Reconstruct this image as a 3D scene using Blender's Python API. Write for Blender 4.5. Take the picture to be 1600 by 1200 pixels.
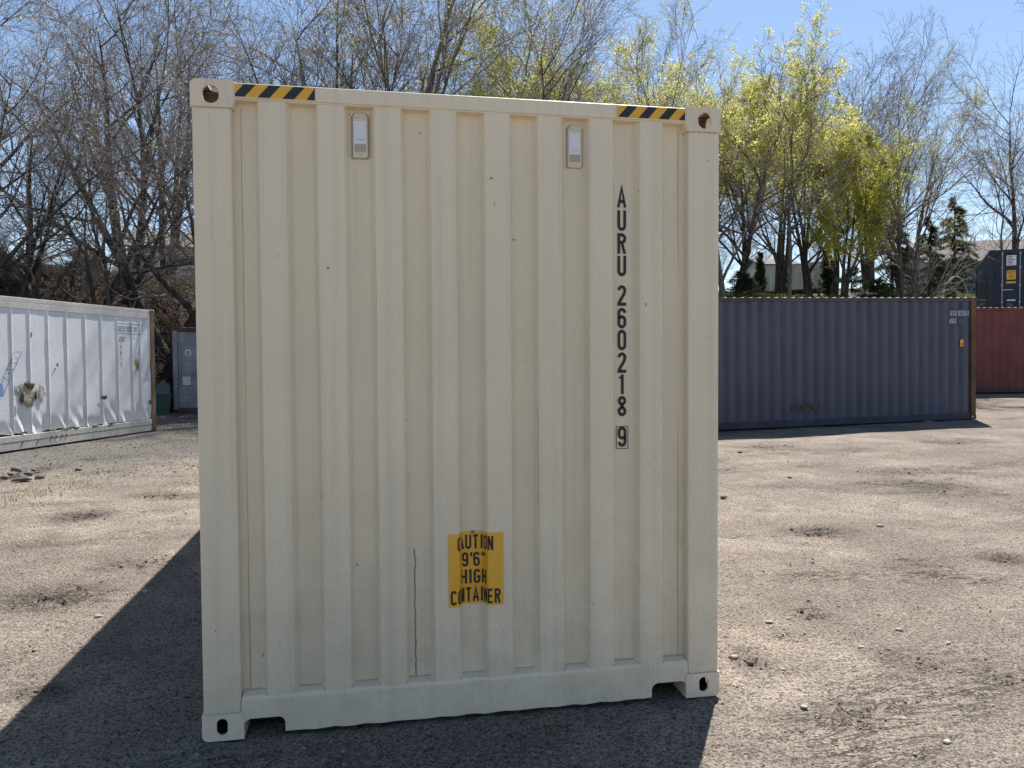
import bpy, bmesh, math, random
import numpy as np
from mathutils import Vector, Matrix, Euler
R = math.radians
rng = np.random.default_rng(7)
random.seed(7)
for o in list(bpy.data.objects): bpy.data.objects.remove(o)
S = bpy.context.scene
C = S.collection

# ------------------------------------------------------------------ camera, sky, sun, exposure
FPX, YAW, PITCH, ROLL = 1203.95, 0.1843, -0.0321, -0.0062
CAM = np.array([0.7369, -3.5415, 1.6809])
def cam_axes():
    cy, sy, cp, sp = math.cos(YAW), math.sin(YAW), math.cos(PITCH), math.sin(PITCH)
    f = np.array([sy*cp, cy*cp, sp]); r = np.array([cy, -sy, 0.]); u = np.cross(r, f)
    cr, sr = math.cos(ROLL), math.sin(ROLL)
    return cr*r+sr*u, -sr*r+cr*u, f
AR, AU, AF = cam_axes()
cam_d = bpy.data.cameras.new('camera'); cam = bpy.data.objects.new('camera', cam_d); C.objects.link(cam)
cam_d.sensor_fit = 'HORIZONTAL'; cam_d.sensor_width = 36.0; cam_d.lens = 36.0*FPX/1600
cam_d.clip_start = 0.05; cam_d.clip_end = 3000
M = Matrix(((AR[0], AU[0], -AF[0], CAM[0]), (AR[1], AU[1], -AF[1], CAM[1]), (AR[2], AU[2], -AF[2], CAM[2]), (0, 0, 0, 1)))
cam.matrix_world = M
S.camera = cam

SUN_EL, SUN_AZ = 57.5, 31.0          # elevation; azimuth from +Y towards +X
w = bpy.data.worlds.new('World'); S.world = w; w.use_nodes = True
nt = w.node_tree; bg = nt.nodes['Background']
sky = nt.nodes.new('ShaderNodeTexSky'); sky.sky_type = 'NISHITA'; sky.sun_disc = False
sky.sun_elevation = R(SUN_EL); sky.sun_rotation = R(SUN_AZ)
sky.air_density = 1.0; sky.dust_density = 0.25; sky.ozone_density = 1.5; sky.altitude = 50
nt.links.new(sky.outputs[0], bg.inputs[0]); bg.inputs[1].default_value = 0.078
sd = bpy.data.lights.new('sun', 'SUN'); sd.energy = 5.0; sd.angle = R(0.53); sd.color = (1.0, 0.955, 0.89)
sun = bpy.data.objects.new('sun', sd); C.objects.link(sun)
sv = Vector((math.sin(R(SUN_AZ))*math.cos(R(SUN_EL)), math.cos(R(SUN_AZ))*math.cos(R(SUN_EL)), math.sin(R(SUN_EL))))
sun.rotation_euler = sv.to_track_quat('Z', 'Y').to_euler()
S.view_settings.view_transform = 'Standard'; S.view_settings.look = 'None'
S.view_settings.gamma = 1; S.view_settings.use_curve_mapping = False
S.view_settings.exposure = 0.95
S.render.engine = 'CYCLES'
S.cycles.max_bounces = 8; S.cycles.diffuse_bounces = 4; S.cycles.transparent_max_bounces = 8

def pd(x, y, D):                      # photo pixel + depth -> world point (used to measure where things stand)
    return CAM + AR*((x-800)/FPX*D) - AU*((y-600)/FPX*D) + AF*D
def px2xy(x, D):
    p = pd(x, 560, D); return float(p[0]), float(p[1])

# ------------------------------------------------------------------ helpers
def tag(o, label=None, cat=None, group=None, kind=None):
    if label: o['label'] = label
    if cat: o['category'] = cat
    if group: o['group'] = group
    if kind: o['kind'] = kind
    return o
def empty(name, loc=(0, 0, 0), rz=0.0, label=None, cat=None, group=None):
    o = bpy.data.objects.new(name, None); C.objects.link(o)
    o.location = loc; o.rotation_euler = (0, 0, rz); o.empty_display_size = 0.2
    return tag(o, label, cat, group)
def link(name, me, mats, parent=None):
    o = bpy.data.objects.new(name, me); C.objects.link(o)
    for m in (mats if isinstance(mats, (list, tuple)) else [mats]):
        if m and len(me.materials) < len(mats if isinstance(mats, (list, tuple)) else [mats]): me.materials.append(m)
    if parent: o.parent = parent
    return o
def mesh_np(name, verts, faces, smooth=False, k=None):
    """verts (n,3), faces (m,k) ints"""
    me = bpy.data.meshes.new(name)
    verts = np.asarray(verts, np.float32); faces = np.asarray(faces, np.int32); k = faces.shape[1]
    me.vertices.add(len(verts)); me.vertices.foreach_set('co', verts.ravel())
    me.loops.add(faces.size); me.loops.foreach_set('vertex_index', faces.ravel())
    me.polygons.add(len(faces)); me.polygons.foreach_set('loop_start', np.arange(0, faces.size, k, dtype=np.int32))
    me.polygons.foreach_set('loop_total', np.full(len(faces), k, np.int32))
    if smooth: me.polygons.foreach_set('use_smooth', np.ones(len(faces), bool))
    me.update(calc_edges=True)
    return me
class MB:
    def __init__(s): s.bm = bmesh.new()
    def box(s, x0, x1, y0, y1, z0, z1, bev=0.0, seg=2):
        r = bmesh.ops.create_cube(s.bm, size=1)
        vs = r['verts']
        for v in vs:
            v.co = Vector((x0+(v.co.x+.5)*(x1-x0), y0+(v.co.y+.5)*(y1-y0), z0+(v.co.z+.5)*(z1-z0)))
        if bev > 0:
            es = list({e for v in vs for e in v.link_edges})
            bmesh.ops.bevel(s.bm, geom=es, offset=bev, segments=seg, affect='EDGES', profile=0.6)
        return s
    def prism(s, pts, axis, a, b):
        """extrude closed 2D polygon between a and b along axis ('x','y','z')"""
        def P(u, v, t): return {'x': (t, u, v), 'y': (u, t, v), 'z': (u, v, t)}[axis]
        A = [s.bm.verts.new(P(u, v, a)) for u, v in pts]; B = [s.bm.verts.new(P(u, v, b)) for u, v in pts]
        n = len(pts)
        for i in range(n):
            s.bm.faces.new((A[i], A[(i+1) % n], B[(i+1) % n], B[i]))
        s.bm.faces.new(A[::-1]); s.bm.faces.new(B)
        return s
    def tube(s, pts, r, n=8, caps=True):
        pts = [Vector(p) for p in pts]; rings = []
        rr = r if isinstance(r, (list, tuple)) else [r]*len(pts)
        for i, p in enumerate(pts):
            t = (pts[min(i+1, len(pts)-1)]-pts[max(i-1, 0)]).normalized()
            a = t.orthogonal().normalized() if i == 0 else (a-t*a.dot(t)).normalized()
            b = t.cross(a)
            rings.append([s.bm.verts.new(p+(a*math.cos(2*math.pi*k/n)+b*math.sin(2*math.pi*k/n))*rr[i]) for k in range(n)])
        for A, B in zip(rings, rings[1:]):
            for k in range(n):
                s.bm.faces.new((A[k], A[(k+1) % n], B[(k+1) % n], B[k]))
        if caps: s.bm.faces.new(rings[0][::-1]); s.bm.faces.new(rings[-1])
        return s
    def quad(s, a, b, c, d):
        s.bm.faces.new([s.bm.verts.new(p) for p in (a, b, c, d)]); return s
    def poly(s, pts):
        s.bm.faces.new([s.bm.verts.new(p) for p in pts]); return s
    def mesh(s, name, smooth=False, norm=True):
        if norm: bmesh.ops.recalc_face_normals(s.bm, faces=s.bm.faces)
        me = bpy.data.meshes.new(name); s.bm.to_mesh(me); s.bm.free()
        if smooth:
            for p in me.polygons: p.use_smooth = True
        return me
    def build(s, name, mat, parent=None, smooth=False, norm=True):
        return link(name, s.mesh(name, smooth, norm), mat, parent)
def copy_tree(o, parent=None):
    c = o.copy(); C.objects.link(c)
    if parent: c.parent = parent
    for ch in list(o.children): copy_tree(ch, c)
    return c

# ------------------------------------------------------------------ materials
def newmat(name):
    m = bpy.data.materials.new(name); m.use_nodes = True
    return m, m.node_tree, m.node_tree.nodes['Principled BSDF']
def N(nt, t, **kw):
    n = nt.nodes.new(t)
    for k, v in kw.items():
        if k.startswith('i_'): n.inputs[k[2:].replace('_', ' ')].default_value = v
        elif k.startswith('n_'): n.inputs[int(k[2:])].default_value = v
        else: setattr(n, k, v)
    return n
def noise(nt, vec, scale, detail=4, rough=0.55, dist=0.0):
    n = N(nt, 'ShaderNodeTexNoise'); n.inputs['Scale'].default_value = scale; n.inputs['Detail'].default_value = detail
    n.inputs['Roughness'].default_value = rough; n.inputs['Distortion'].default_value = dist
    nt.links.new(vec, n.inputs['Vector']); return n.outputs['Fac']
def ramp(nt, fac, stops):
    n = N(nt, 'ShaderNodeValToRGB'); e = n.color_ramp.elements
    while len(e) > 1: e.remove(e[-1])
    for i, (p, c) in enumerate(stops):
        el = e[0] if i == 0 else e.new(p)
        el.position = p; el.color = (c, c, c, 1) if isinstance(c, (int, float)) else (*c, 1)
    nt.links.new(fac, n.inputs[0]); return n.outputs[0]
def mix(nt, fac, a, b, mode='MIX'):
    n = N(nt, 'ShaderNodeMix', data_type='RGBA', blend_type=mode)
    for sock, v in ((n.inputs[0], fac), (n.inputs[6], a), (n.inputs[7], b)):
        if isinstance(v, (int, float)): sock.default_value = v
        elif isinstance(v, tuple): sock.default_value = (*v, 1)
        else: nt.links.new(v, sock)
    return n.outputs[2]
def mth(nt, op, a, b=None, c=None):
    n = N(nt, 'ShaderNodeMath', operation=op)
    for i, v in enumerate((a, b, c)):
        if v is None: continue
        if isinstance(v, (int, float)): n.inputs[i].default_value = v
        else: nt.links.new(v, n.inputs[i])
    return n.outputs[0]
def coords(nt, scale=(1, 1, 1), kind='Object'):
    tc = N(nt, 'ShaderNodeTexCoord'); mp = N(nt, 'ShaderNodeMapping'); mp.inputs['Scale'].default_value = scale
    nt.links.new(tc.outputs[kind], mp.inputs['Vector']); return mp.outputs[0]
def sep(nt, vec):
    n = N(nt, 'ShaderNodeSeparateXYZ'); nt.links.new(vec, n.inputs[0]); return n.outputs
def bump(nt, h, strength, dist, bs):
    n = N(nt, 'ShaderNodeBump'); n.inputs['Strength'].default_value = strength; n.inputs['Distance'].default_value = dist
    nt.links.new(h, n.inputs['Height']); nt.links.new(n.outputs[0], bs.inputs['Normal'])

def paint(name, base, var=0.12, rust=0.0, rustcol=(0.12, 0.05, 0.025), rough=0.5, streak=0.2, speck=0.0, bumpy=0.15, dirt=(0.16, 0.13, 0.10), dirtamt=0.15, spec=0.3, rib_tone=None):
    m, nt, bs = newmat(name)
    v = coords(nt); vs = coords(nt, (6, 6, 0.35))
    big = noise(nt, v, 1.3, 5); fine = noise(nt, v, 22, 5, 0.6); st = noise(nt, vs, 3.0, 6, 0.65)
    dark = tuple(c*(1-var*2) for c in base); lite = tuple(min(1, c*(1+var)) for c in base)
    col = mix(nt, ramp(nt, big, [(0.3, 0.0), (0.7, 1.0)]), dark, lite)
    col = mix(nt, mth(nt, 'MULTIPLY', ramp(nt, st, [(0.48, 0.0), (0.75, 1.0)]), streak), col, dirt)
    col = mix(nt, mth(nt, 'MULTIPLY', ramp(nt, fine, [(0.5, 0.0), (0.72, 1.0)]), dirtamt), col, dirt)
    if rib_tone:      # outward pressings chalked pale; relief shading also put into the colour, recesses stay dark
        cx_ = sep(nt, v)[0]; cf = N(nt, 'ShaderNodeMapRange'); nt.links.new(cx_, cf.inputs[0])
        cf.inputs[1].default_value = .052; cf.inputs[2].default_value = .018; cf.inputs[3].default_value = 0; cf.inputs[4].default_value = .85
        col = mix(nt, mth(nt, 'MULTIPLY', cf.outputs[0], ramp(nt, noise(nt, vs, 1.1, 5), [(.2, .5), (.6, 1.0)])), col, rib_tone)
    if rust > 0:
        rn = noise(nt, v, 3.2, 9, 0.72, 0.3); rs = noise(nt, coords(nt, (9, 9, 0.9)), 2.0, 7, 0.7)
        rf = mth(nt, 'ADD', mth(nt, 'MULTIPLY', rn, 0.6), mth(nt, 'MULTIPLY', rs, 0.4))
        t = 0.72-0.34*rust
        rc = mix(nt, noise(nt, v, 30, 4), rustcol, tuple(min(1, c*2.2) for c in rustcol))
        col = mix(nt, ramp(nt, rf, [(t, 0.0), (t+0.05, 1.0)]), col, rc)
    if speck > 0:
        sp = noise(nt, v, 95, 2, 0.5); z = sep(nt, v)[2]
        thr = mth(nt, 'MULTIPLY_ADD', z, 0.022, 0.675-speck*0.03)
        sf = mth(nt, 'GREATER_THAN', sp, thr)
        col = mix(nt, mth(nt, 'MULTIPLY', sf, 0.55), col, (0.16, 0.12, 0.08))
    nt.links.new(col, bs.inputs['Base Color'])
    bs.inputs['Roughness'].default_value = rough
    bs.inputs['Specular IOR Level'].default_value = spec
    if bumpy: bump(nt, mth(nt, 'ADD', fine, mth(nt, 'MULTIPLY', big, 2.0)), bumpy, 0.01, bs)
    return m
def plain(name, col, rough=0.6, metal=0.0, var=0.1, scale=15):
    m, nt, bs = newmat(name); v = coords(nt)
    c = mix(nt, noise(nt, v, scale, 5), tuple(x*(1-var) for x in col), tuple(min(1, x*(1+var)) for x in col))
    nt.links.new(c, bs.inputs['Base Color']); bs.inputs['Roughness'].default_value = rough; bs.inputs['Metallic'].default_value = metal
    return m

# tan container paint: fine orange peel, dust specks thicker lower down, a few long scratches
def tan_paint():
    m, nt, bs = newmat('tan_paint')
    v = coords(nt); x, y, z = sep(nt, v)
    base = (0.835, 0.72, 0.54)
    big = noise(nt, v, 0.9, 5); st = noise(nt, coords(nt, (14, 14, 0.25)), 1.6, 6, 0.6); fine = noise(nt, v, 60, 5, 0.6)
    col = mix(nt, ramp(nt, big, [(0.3, 0.0), (0.7, 1.0)]), tuple(c*0.93 for c in base), tuple(c*1.04 for c in base))
    col = mix(nt, mth(nt, 'MULTIPLY', ramp(nt, st, [(0.48, 0.0), (0.75, 1.0)]), 0.24), col, (0.46, 0.39, 0.30))
    weave = noise(nt, coords(nt, (1, 1, 0.3)), 240, 2); col = mix(nt, mth(nt, 'MULTIPLY', ramp(nt, weave, [(0.4, 0.0), (0.65, 1.0)]), 0.10), col, (0.46, 0.40, 0.31))
    low = mth(nt, 'SUBTRACT', 1.0, mth(nt, 'MULTIPLY', z, 0.55)); low = mth(nt, 'MAXIMUM', low, 0.0)
    dust = mth(nt, 'MULTIPLY', mth(nt, 'MULTIPLY', low, ramp(nt, noise(nt, v, 5, 6, 0.7), [(0.35, 0.0), (0.7, 1.0)])), 0.42)
    col = mix(nt, dust, col, (0.47, 0.37, 0.25))
    sp = noise(nt, v, 115, 2, 0.5)
    thr = mth(nt, 'MULTIPLY_ADD', z, 0.03, 0.688)
    col = mix(nt, mth(nt, 'MULTIPLY', mth(nt, 'GREATER_THAN', sp, thr), 0.42), col, (0.15, 0.11, 0.07))
    sp2 = noise(nt, v, 26, 2, 0.5)
    col = mix(nt, mth(nt, 'MULTIPLY', mth(nt, 'GREATER_THAN', sp2, 0.775), 0.7), col, (0.12, 0.09, 0.06))
    # long vertical scratches (x, z0, z1, half width, wobble)
    for sx, z0, z1, hw, wob, sc in ((0.775, 1.70, 2.20, 0.0011, 0.012, 2.2), (0.940, 0.2, 0.80, 0.0034, 0.011, 22), (1.525, 1.02, 1.45, 0.0012, 0.009, 3), (1.527, 0.99, 1.05, 0.0022, 0.006, 9),
                                (0.075, 2.2, 2.76, 0.0010, 0.02, 4), (0.083, 1.9, 2.7, 0.0008, 0.02, 3), (2.36, 2.1, 2.76, 0.0010, 0.016, 3.4), (2.125, 2.02, 2.06, 0.0018, 0.004, 12), (1.93, 1.56, 1.62, 0.0014, 0.004, 12), (2.37, .33, .37, .002, .06, 9), (0.52, .9, 1.9, .0007, .01, 2), (1.02, 1.0, 1.12, .001, .01, 3)):
        wb = mth(nt, 'MULTIPLY', mth(nt, 'SUBTRACT', noise(nt, coords(nt, (0.3, 0.3, 1)), sc, 5, 0.7), 0.5), wob*2)
        dx = mth(nt, 'ABSOLUTE', mth(nt, 'SUBTRACT', mth(nt, 'ADD', x, wb), sx))
        ww = mth(nt, 'MULTIPLY', noise(nt, coords(nt, (0.2, 0.2, 1)), sc*5, 4, 0.7), hw*2)
        f = mth(nt, 'LESS_THAN', dx, ww)
        f = mth(nt, 'MULTIPLY', f, mth(nt, 'GREATER_THAN', z, z0)); f = mth(nt, 'MULTIPLY', f, mth(nt, 'LESS_THAN', z, z1))
        f = mth(nt, 'MULTIPLY', f, mth(nt, 'LESS_THAN', y, 0.2))
        col = mix(nt, mth(nt, 'MULTIPLY', f, 0.75 if sx == 0.940 else 0.26), col, (0.10, 0.075, 0.05))
    nt.links.new(col, bs.inputs['Base Color'])
    bs.inputs['Roughness'].default_value = 0.45; bs.inputs['Specular IOR Level'].default_value = 0.35
    bump(nt, mth(nt, 'ADD', mth(nt, 'MULTIPLY', fine, 0.35), mth(nt, 'MULTIPLY', noise(nt, v, 5, 3), 3.0)), 0.22, 0.006, bs)
    return m
TAN = tan_paint()
TAN_CAST = paint('tan_casting', (0.82, 0.70, 0.54), 0.04, rust=0.15, rustcol=(0.10, 0.05, 0.03), streak=0.12, bumpy=0.3)
CAULK = plain('seam_sealant', (0.50, 0.42, 0.31), 0.7)
YEL = plain('yellow_vinyl', (0.83, 0.43, 0.035), 0.4, var=0.05)
BLK = plain('black_vinyl', (0.018, 0.018, 0.022), 0.4, var=0.2)
LETTER = plain('black_lettering', (0.014, 0.015, 0.017), 0.5, var=0.2)
WHITE_V = plain('white_vinyl', (0.78, 0.78, 0.80), 0.5, var=0.04)
VENT = plain('vent_plastic', (0.72, 0.63, 0.53), 0.5, var=0.04)
GRILL = plain('vent_grille', (0.28, 0.20, 0.15), 0.7)
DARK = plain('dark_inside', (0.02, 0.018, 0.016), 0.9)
INNER = plain('inner_brown', (0.30, 0.22, 0.14), 0.9, var=.4, scale=30)  # mottled brown for the inner faces of the top castings
HOLE_DARK = plain('hole_shade', (0.03, 0.026, 0.022), 0.95)  # darkness inside the bottom casting holes, put into the colour
RUSTY = paint('rusty_metal', (0.16, 0.085, 0.05), 0.3, rust=0.5, rustcol=(0.10, 0.045, 0.022), rough=0.8, bumpy=0.4)
BLUE = paint('faded_blue_paint', (0.066, 0.075, 0.120), 0.10, rust=0.22, rustcol=(0.07, 0.05, 0.045), rough=0.62, streak=0.45, dirt=(0.105, 0.095, 0.10), dirtamt=0.22, rib_tone=(0.112, 0.106, 0.125))
BLUE_RAIL = paint('blue_rail', (0.085, 0.08, 0.085), 0.2, rust=0.5, rustcol=(0.085, 0.058, 0.048), rough=0.7)
BLUE_SILL = paint('blue_sill', (0.05, 0.055, 0.09), 0.2, rust=0.3, rustcol=(0.06, 0.045, 0.04), rough=0.7)
ROOF = paint('dusty_roof', (0.50, 0.45, 0.42), 0.2, rust=0.3, rough=0.8)
REDP = paint('oxide_red_paint', (0.20, 0.055, 0.05), 0.16, rust=0.18, rustcol=(0.16, 0.06, 0.045), rough=0.6, streak=0.3, dirt=(0.22, 0.10, 0.09))
NAVY = paint('navy_paint', (0.020, 0.030, 0.062), 0.15, rust=0.0, rough=0.45, streak=0.15, dirt=(0.06, 0.07, 0.09), dirtamt=0.1)
GREYP = paint('grey_door_paint', (0.33, 0.31, 0.325), 0.22, rust=0.25, rustcol=(0.15, 0.08, 0.06), rough=0.7, streak=0.55, dirt=(0.10, 0.08, 0.08))
MAROON = paint('maroon_frame', (0.12, 0.05, 0.05), 0.2, rust=0.35, rough=0.75)
WHITEP = paint('white_reefer_skin', (0.86, 0.86, 0.86), 0.05, rust=0.03, rustcol=(0.13, 0.10, 0.07), rough=0.38, streak=0.25, dirt=(0.58, 0.58, 0.59), dirtamt=0.12, bumpy=0.3, spec=0.5)
WHITE_RAIL = paint('white_reefer_rail', (0.62, 0.60, 0.56), 0.08, rust=0.20, rustcol=(0.20, 0.10, 0.05), rough=0.6, streak=0.5, dirt=(0.26, 0.22, 0.18), dirtamt=0.4)
POSTRUST = paint('rusty_post', (0.30, 0.20, 0.13), 0.25, rust=0.62, rustcol=(0.13, 0.055, 0.028), rough=0.85, streak=0.5, bumpy=0.5)
STEEL = plain('galvanised_steel', (0.42, 0.43, 0.45), 0.45, 0.4)
STENCIL_W = plain('white_stencil', (0.58, 0.60, 0.64), 0.6, var=0.12, scale=40)
STENCIL_K = plain('dark_stencil', (0.10, 0.10, 0.13), 0.6, var=0.3, scale=40)
PATCH = plain('blue_repaint', (0.050, 0.066, 0.145), 0.6)
LOGOBLUE = plain('pale_blue_logo', (0.22, 0.36, 0.58), 0.6, var=0.2)
INSUL = plain('torn_insulation', (0.40, 0.35, 0.27), 0.95, var=0.5, scale=18)
INSUL_D = plain('dark_insulation', (0.085, 0.07, 0.055), 0.95, var=0.4, scale=25)
SIGNTXT = plain('sticker_text', (0.10, 0.06, 0.02), 0.6)

# ------------------------------------------------------------------ lettering
GL = {}
def arc(cx, cy, r, a0, a1, n=7, ry=None):
    ry = ry or r
    return [(cx+r*math.cos(R(a0+(a1-a0)*i/n)), cy+ry*math.sin(R(a0+(a1-a0)*i/n))) for i in range(n+1)]
W_ = 0.34   # centre-line width of a glyph, height 0.86 (stroke 0.14 around it)
q = W_/2; L0, L1 = 0.07, 0.93
GL['A'] = [[(0-.02, 0), (q, 0.98), (W_+.02, 0)], [(0.055, 0.30), (W_-.055, 0.30)]]
GL['U'] = [[(0, 1.0), (0, L0+q)] + arc(q, L0+q, q, 180, 360)[1:] + [(W_, 1.0)]]
GL['R'] = [[(0, 0), (0, L1), (q*.9, L1)] + arc(q*.95, L1-q*1.1, q*1.1, 90, -90, 8, q*1.1)[1:] + [(0.07, L1-2.2*q)], [(q*1.1, L1-2.2*q-.06), (W_*1.0, 0)]]
GL['2'] = [arc(q, L1-q, q, 180, 0, 9) + [(W_-.02, 0.62), (0.02, 0.16), (0.0, L0), (W_+.07, L0)]]
o_ = [(W_, L0+q), (W_, L1-q)] + arc(q, L1-q, q, 0, 180)[1:] + [(0, L0+q)] + arc(q, L0+q, q, 180, 360)[1:]
GL['0'] = [o_]
GL['6'] = [arc(q, L1-q, q, 0, 180, 8)[0:] + [(0, L0+q)] + arc(q, L0+q, q, 180, 360)[1:] + [(W_, 0.40)] + arc(q, 0.40, q, 0, 150, 7)[1:]]
GL['9'] = [[(W_-x, 1.0-y) for x, y in GL['6'][0]]]
GL['1'] = [[(0.05, 0.80), (q, L1), (q, 0)]] if False else [[(q+.02, 0), (q+.02, 0.97)], [(0.06, 0.76), (q-.045, 0.86)]]
GL['8'] = [arc(q, L1-q*.95, q*.95, -90, 270, 16), arc(q, L0+q, q*1.05, 90, 450, 16)]
GL['8'] = [[(q, .53)] + arc(q, L1-q, q*.95, -60, 240, 12) + [(q, .53)], [(q, .50)] + arc(q, L0+q, q, 60, -240, 12) + [(q, .50)]]
GL['E'] = [[(W_, L1), (0, L1), (0, L0), (W_, L0)], [(0.07, 0.5), (W_-.04, 0.5)]]
GL['S'] = [arc(q, L1-q, q, 10, 180, 8) + [(0.01, .60), (W_-.01, .40)] + arc(q, L0+q, q, 0, -170, 8)]
GL['5'] = [[(W_, L1), (0, L1), (0, 0.50), (q*.9, .56)] + arc(q, .38, q, 70, 0, 4) + arc(q, L0+q, q, 0, -170, 8)]
GL['4'] = [[(W_*.7, 0), (W_*.7, L1), (-.04, .27), (W_+.05, .27)]]
GL['G'] = [arc(q, L1-q, q, 5, 180, 7) + [(0, L0+q)] + arc(q, L0+q, q, 180, 360)[1:] + [(W_, .46), (q, .46)]]
GL['I'] = [[(q, 0), (q, 1)]]
GL['P'] = [[(0, 0), (0, L1), (q*.9, L1)] + arc(q*.95, L1-q*1.1, q*1.1, 90, -90, 8, q*1.1)[1:] + [(0.07, L1-2.2*q)]]
GL['C'] = [arc(q, L1-q, q, 12, 180, 8) + [(0, L0+q)] + arc(q, L0+q, q, 180, 348, 8)[1:]]
GL['O'] = GL['0']
GL['T'] = [[(-.03, L1), (W_+.03, L1)], [(q, L1-.075), (q, 0)]]
GL['N'] = [[(0, 0), (0, 1)], [(.02, .97), (W_-.02, .03)], [(W_, 0), (W_, 1)]]
GL['H'] = [[(0, 0), (0, 1)], [(.075, .5), (W_-.075, .5)], [(W_, 0), (W_, 1)]]
GL["'"] = [[(.05, 1), (.05, .86), (.0, .72)]]
GL['7'] = [[(0, L1), (W_, L1), (q, 0)]]
def ribbon(bm, pts, t, P, off):
    """mitred flat ribbon; P maps (u, v, off) to a point"""
    pts = [Vector(p) for p in pts]; A = []; B = []
    n = len(pts)
    for i, p in enumerate(pts):
        d0 = (p-pts[i-1]).normalized() if i > 0 else None
        d1 = (pts[i+1]-p).normalized() if i < n-1 else None
        d = ((d0 or d1)+(d1 or d0))
        if d.length < 1e-4: d = d1
        d.normalize(); nn = Vector((-d.y, d.x)); c = 1.0
        if d0 and d1: c = 1/max(0.45, nn.dot(Vector((-d1.y, d1.x))))
        A.append(bm.verts.new(P(p.x+nn.x*t/2*c, p.y+nn.y*t/2*c, off))); B.append(bm.verts.new(P(p.x-nn.x*t/2*c, p.y-nn.y*t/2*c, off)))
    for i in range(n-1):
        try: bm.faces.new((A[i], A[i+1], B[i+1], B[i]))
        except ValueError: pass
def glyph(bm, ch, P, t=0.14):
    for k, st in enumerate(GL.get(ch, [])): ribbon(bm, st, t, P, 0.0003*k)
def text_mesh(s, bold=0.0, xs=1.0, align='CENTER'):
    cu = bpy.data.curves.new('lettering', 'FONT'); cu.body = s; cu.size = 1; cu.align_x = align; cu.offset = bold; cu.resolution_u = 4
    o = bpy.data.objects.new('tmp', cu); C.objects.link(o)
    dg = bpy.context.evaluated_depsgraph_get(); dg.update()
    me = bpy.data.meshes.new_from_object(o.evaluated_get(dg))
    bpy.data.objects.remove(o); bpy.data.curves.remove(cu)
    for v in me.vertices: v.co.x *= xs
    return me

# ------------------------------------------------------------------ the ground
def interp(x, xs, ys): return np.interp(x, xs, ys)
def sstep(t): t = np.clip(t, 0, 1); return t*t*(3-2*t)
_ph = rng.uniform(0, 6.28, (40, 2)); _an = rng.uniform(0, 6.28, 40)
def wob(x, y, wl, k0, n=5):
    s = 0
    for i in range(n):
        a = _an[(k0+i) % 40]; f = 2*math.pi/(wl*(0.7+0.18*i))
        s = s+np.sin((x*math.cos(a)+y*math.sin(a))*f+_ph[(k0+i) % 40, 0])*np.sin((-x*math.sin(a)+y*math.cos(a))*f*0.8+_ph[(k0+i) % 40, 1])
    return s/n
FX = [-60, -14, -10.5, -6.4, -6.1, -2.9, -2.6, 3, 16, 19.3, 20.4, 36, 60]
FY = [14, 15, 19.5, 24.2, 31.5, 31.5, 24.0, 17.2, 17.2, 18.2, 21.6, 20.0, 19]
def yard_z(x, y):
    z = 0.0135*np.maximum(0, x-2.5)*sstep(y/8)+0.012*np.maximum(0, y-12)*np.clip(x/12, 0, 2)
    z = z+0.02*np.clip(-(y-18), -8, 0)*np.clip(-x/5, 0, 1)*0.5
    return z
def terrain_z(x, y):
    x = np.asarray(x, float); y = np.asarray(y, float)
    z = yard_z(x, np.minimum(y, 26))
    t = y-interp(x, FX, FY)
    top = interp(x, [-60, -5, 3, 17, 20, 24, 36, 60], [4.9, 4.9, 3.8, 3.5, 3.2, 2.75, 2.8, 3.0])
    wid = interp(x, [-60, -8, 3, 17, 19.3, 20.6, 60], [8, 7.5, 6, 6, 5, 1.6, 2])
    up = sstep(t/wid)*top
    far = np.clip(t-wid, 0, 60)*interp(x, [-60, 0, 60], [0.085, 0.085, 0.1])
    b = sstep(t/2.5)
    bumps = (wob(x, y, 3.1, 3)*0.28+wob(x, y, 1.1, 11)*0.10+wob(x, y, 9, 17)*0.25)*b*np.where(x > 1, .45, 1)
    yard = wob(x, y, 2.6, 20)*0.018+wob(x, y, 0.9, 25)*0.008+wob(x, y, 7, 30)*0.02
    # level pad under the tan container and the other boxes
    pad = np.exp(-(np.maximum(0, np.maximum(np.abs(x-1.2)-1.5, -y-0.6))/0.7)**2)*(y < 13)
    yard = yard*(1-pad*0.95)-0.006*pad
    return z+up+far+bumps+yard*(1-b)
# ruts and churned patches, centre (x, y), half sizes, angle
def gpx(x, y):
    d = AR*((x-800)/FPX)-AU*((y-600)/FPX)+AF; t = -CAM[2]/d[2]; p = CAM+d*t; return p[0], p[1]
PATCHES = []
for (x0, x1, yc, hh, dark) in ((10, 150, 935, 16, 1.0), (85, 165, 808, 7, 0.9), (205, 308, 775, 5, 0.7), (1385, 1520, 765, 8, 0.6), (1225, 1330, 832, 7, 0.8), (1530, 1600, 872, 8, 0.9),
                             (1340, 1480, 745, 6, 0.5), (1150, 1240, 705, 3, 0.5), (1240, 1300, 960, 14, 0.45), (1400, 1480, 1040, 14, 0.45), (1150, 1200, 1030, 18, 0.5), (10, 60, 740, 12, 0.9),
                             (20, 110, 1080, 14, 0.45), (130, 290, 880, 12, 0.4), (1520, 1600, 1060, 24, 0.4), (1250, 1420, 1120, 20, 0.35), (1190, 1270, 990, 8, .4), (1430, 1560, 700, 5, .5), (0, 120, 850, 8, .35)):
    ax, ay = gpx(x0, yc); bx, by = gpx(x1, yc); cx, cy = gpx((x0+x1)/2, yc+hh); dx_, dy_ = gpx((x0+x1)/2, yc-hh)
    PATCHES.append(((ax+bx)/2, (ay+by)/2, math.hypot(bx-ax, by-ay)/2, math.hypot(cx-dx_, cy-dy_)/2, math.atan2(by-ay, bx-ax), dark))
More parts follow.
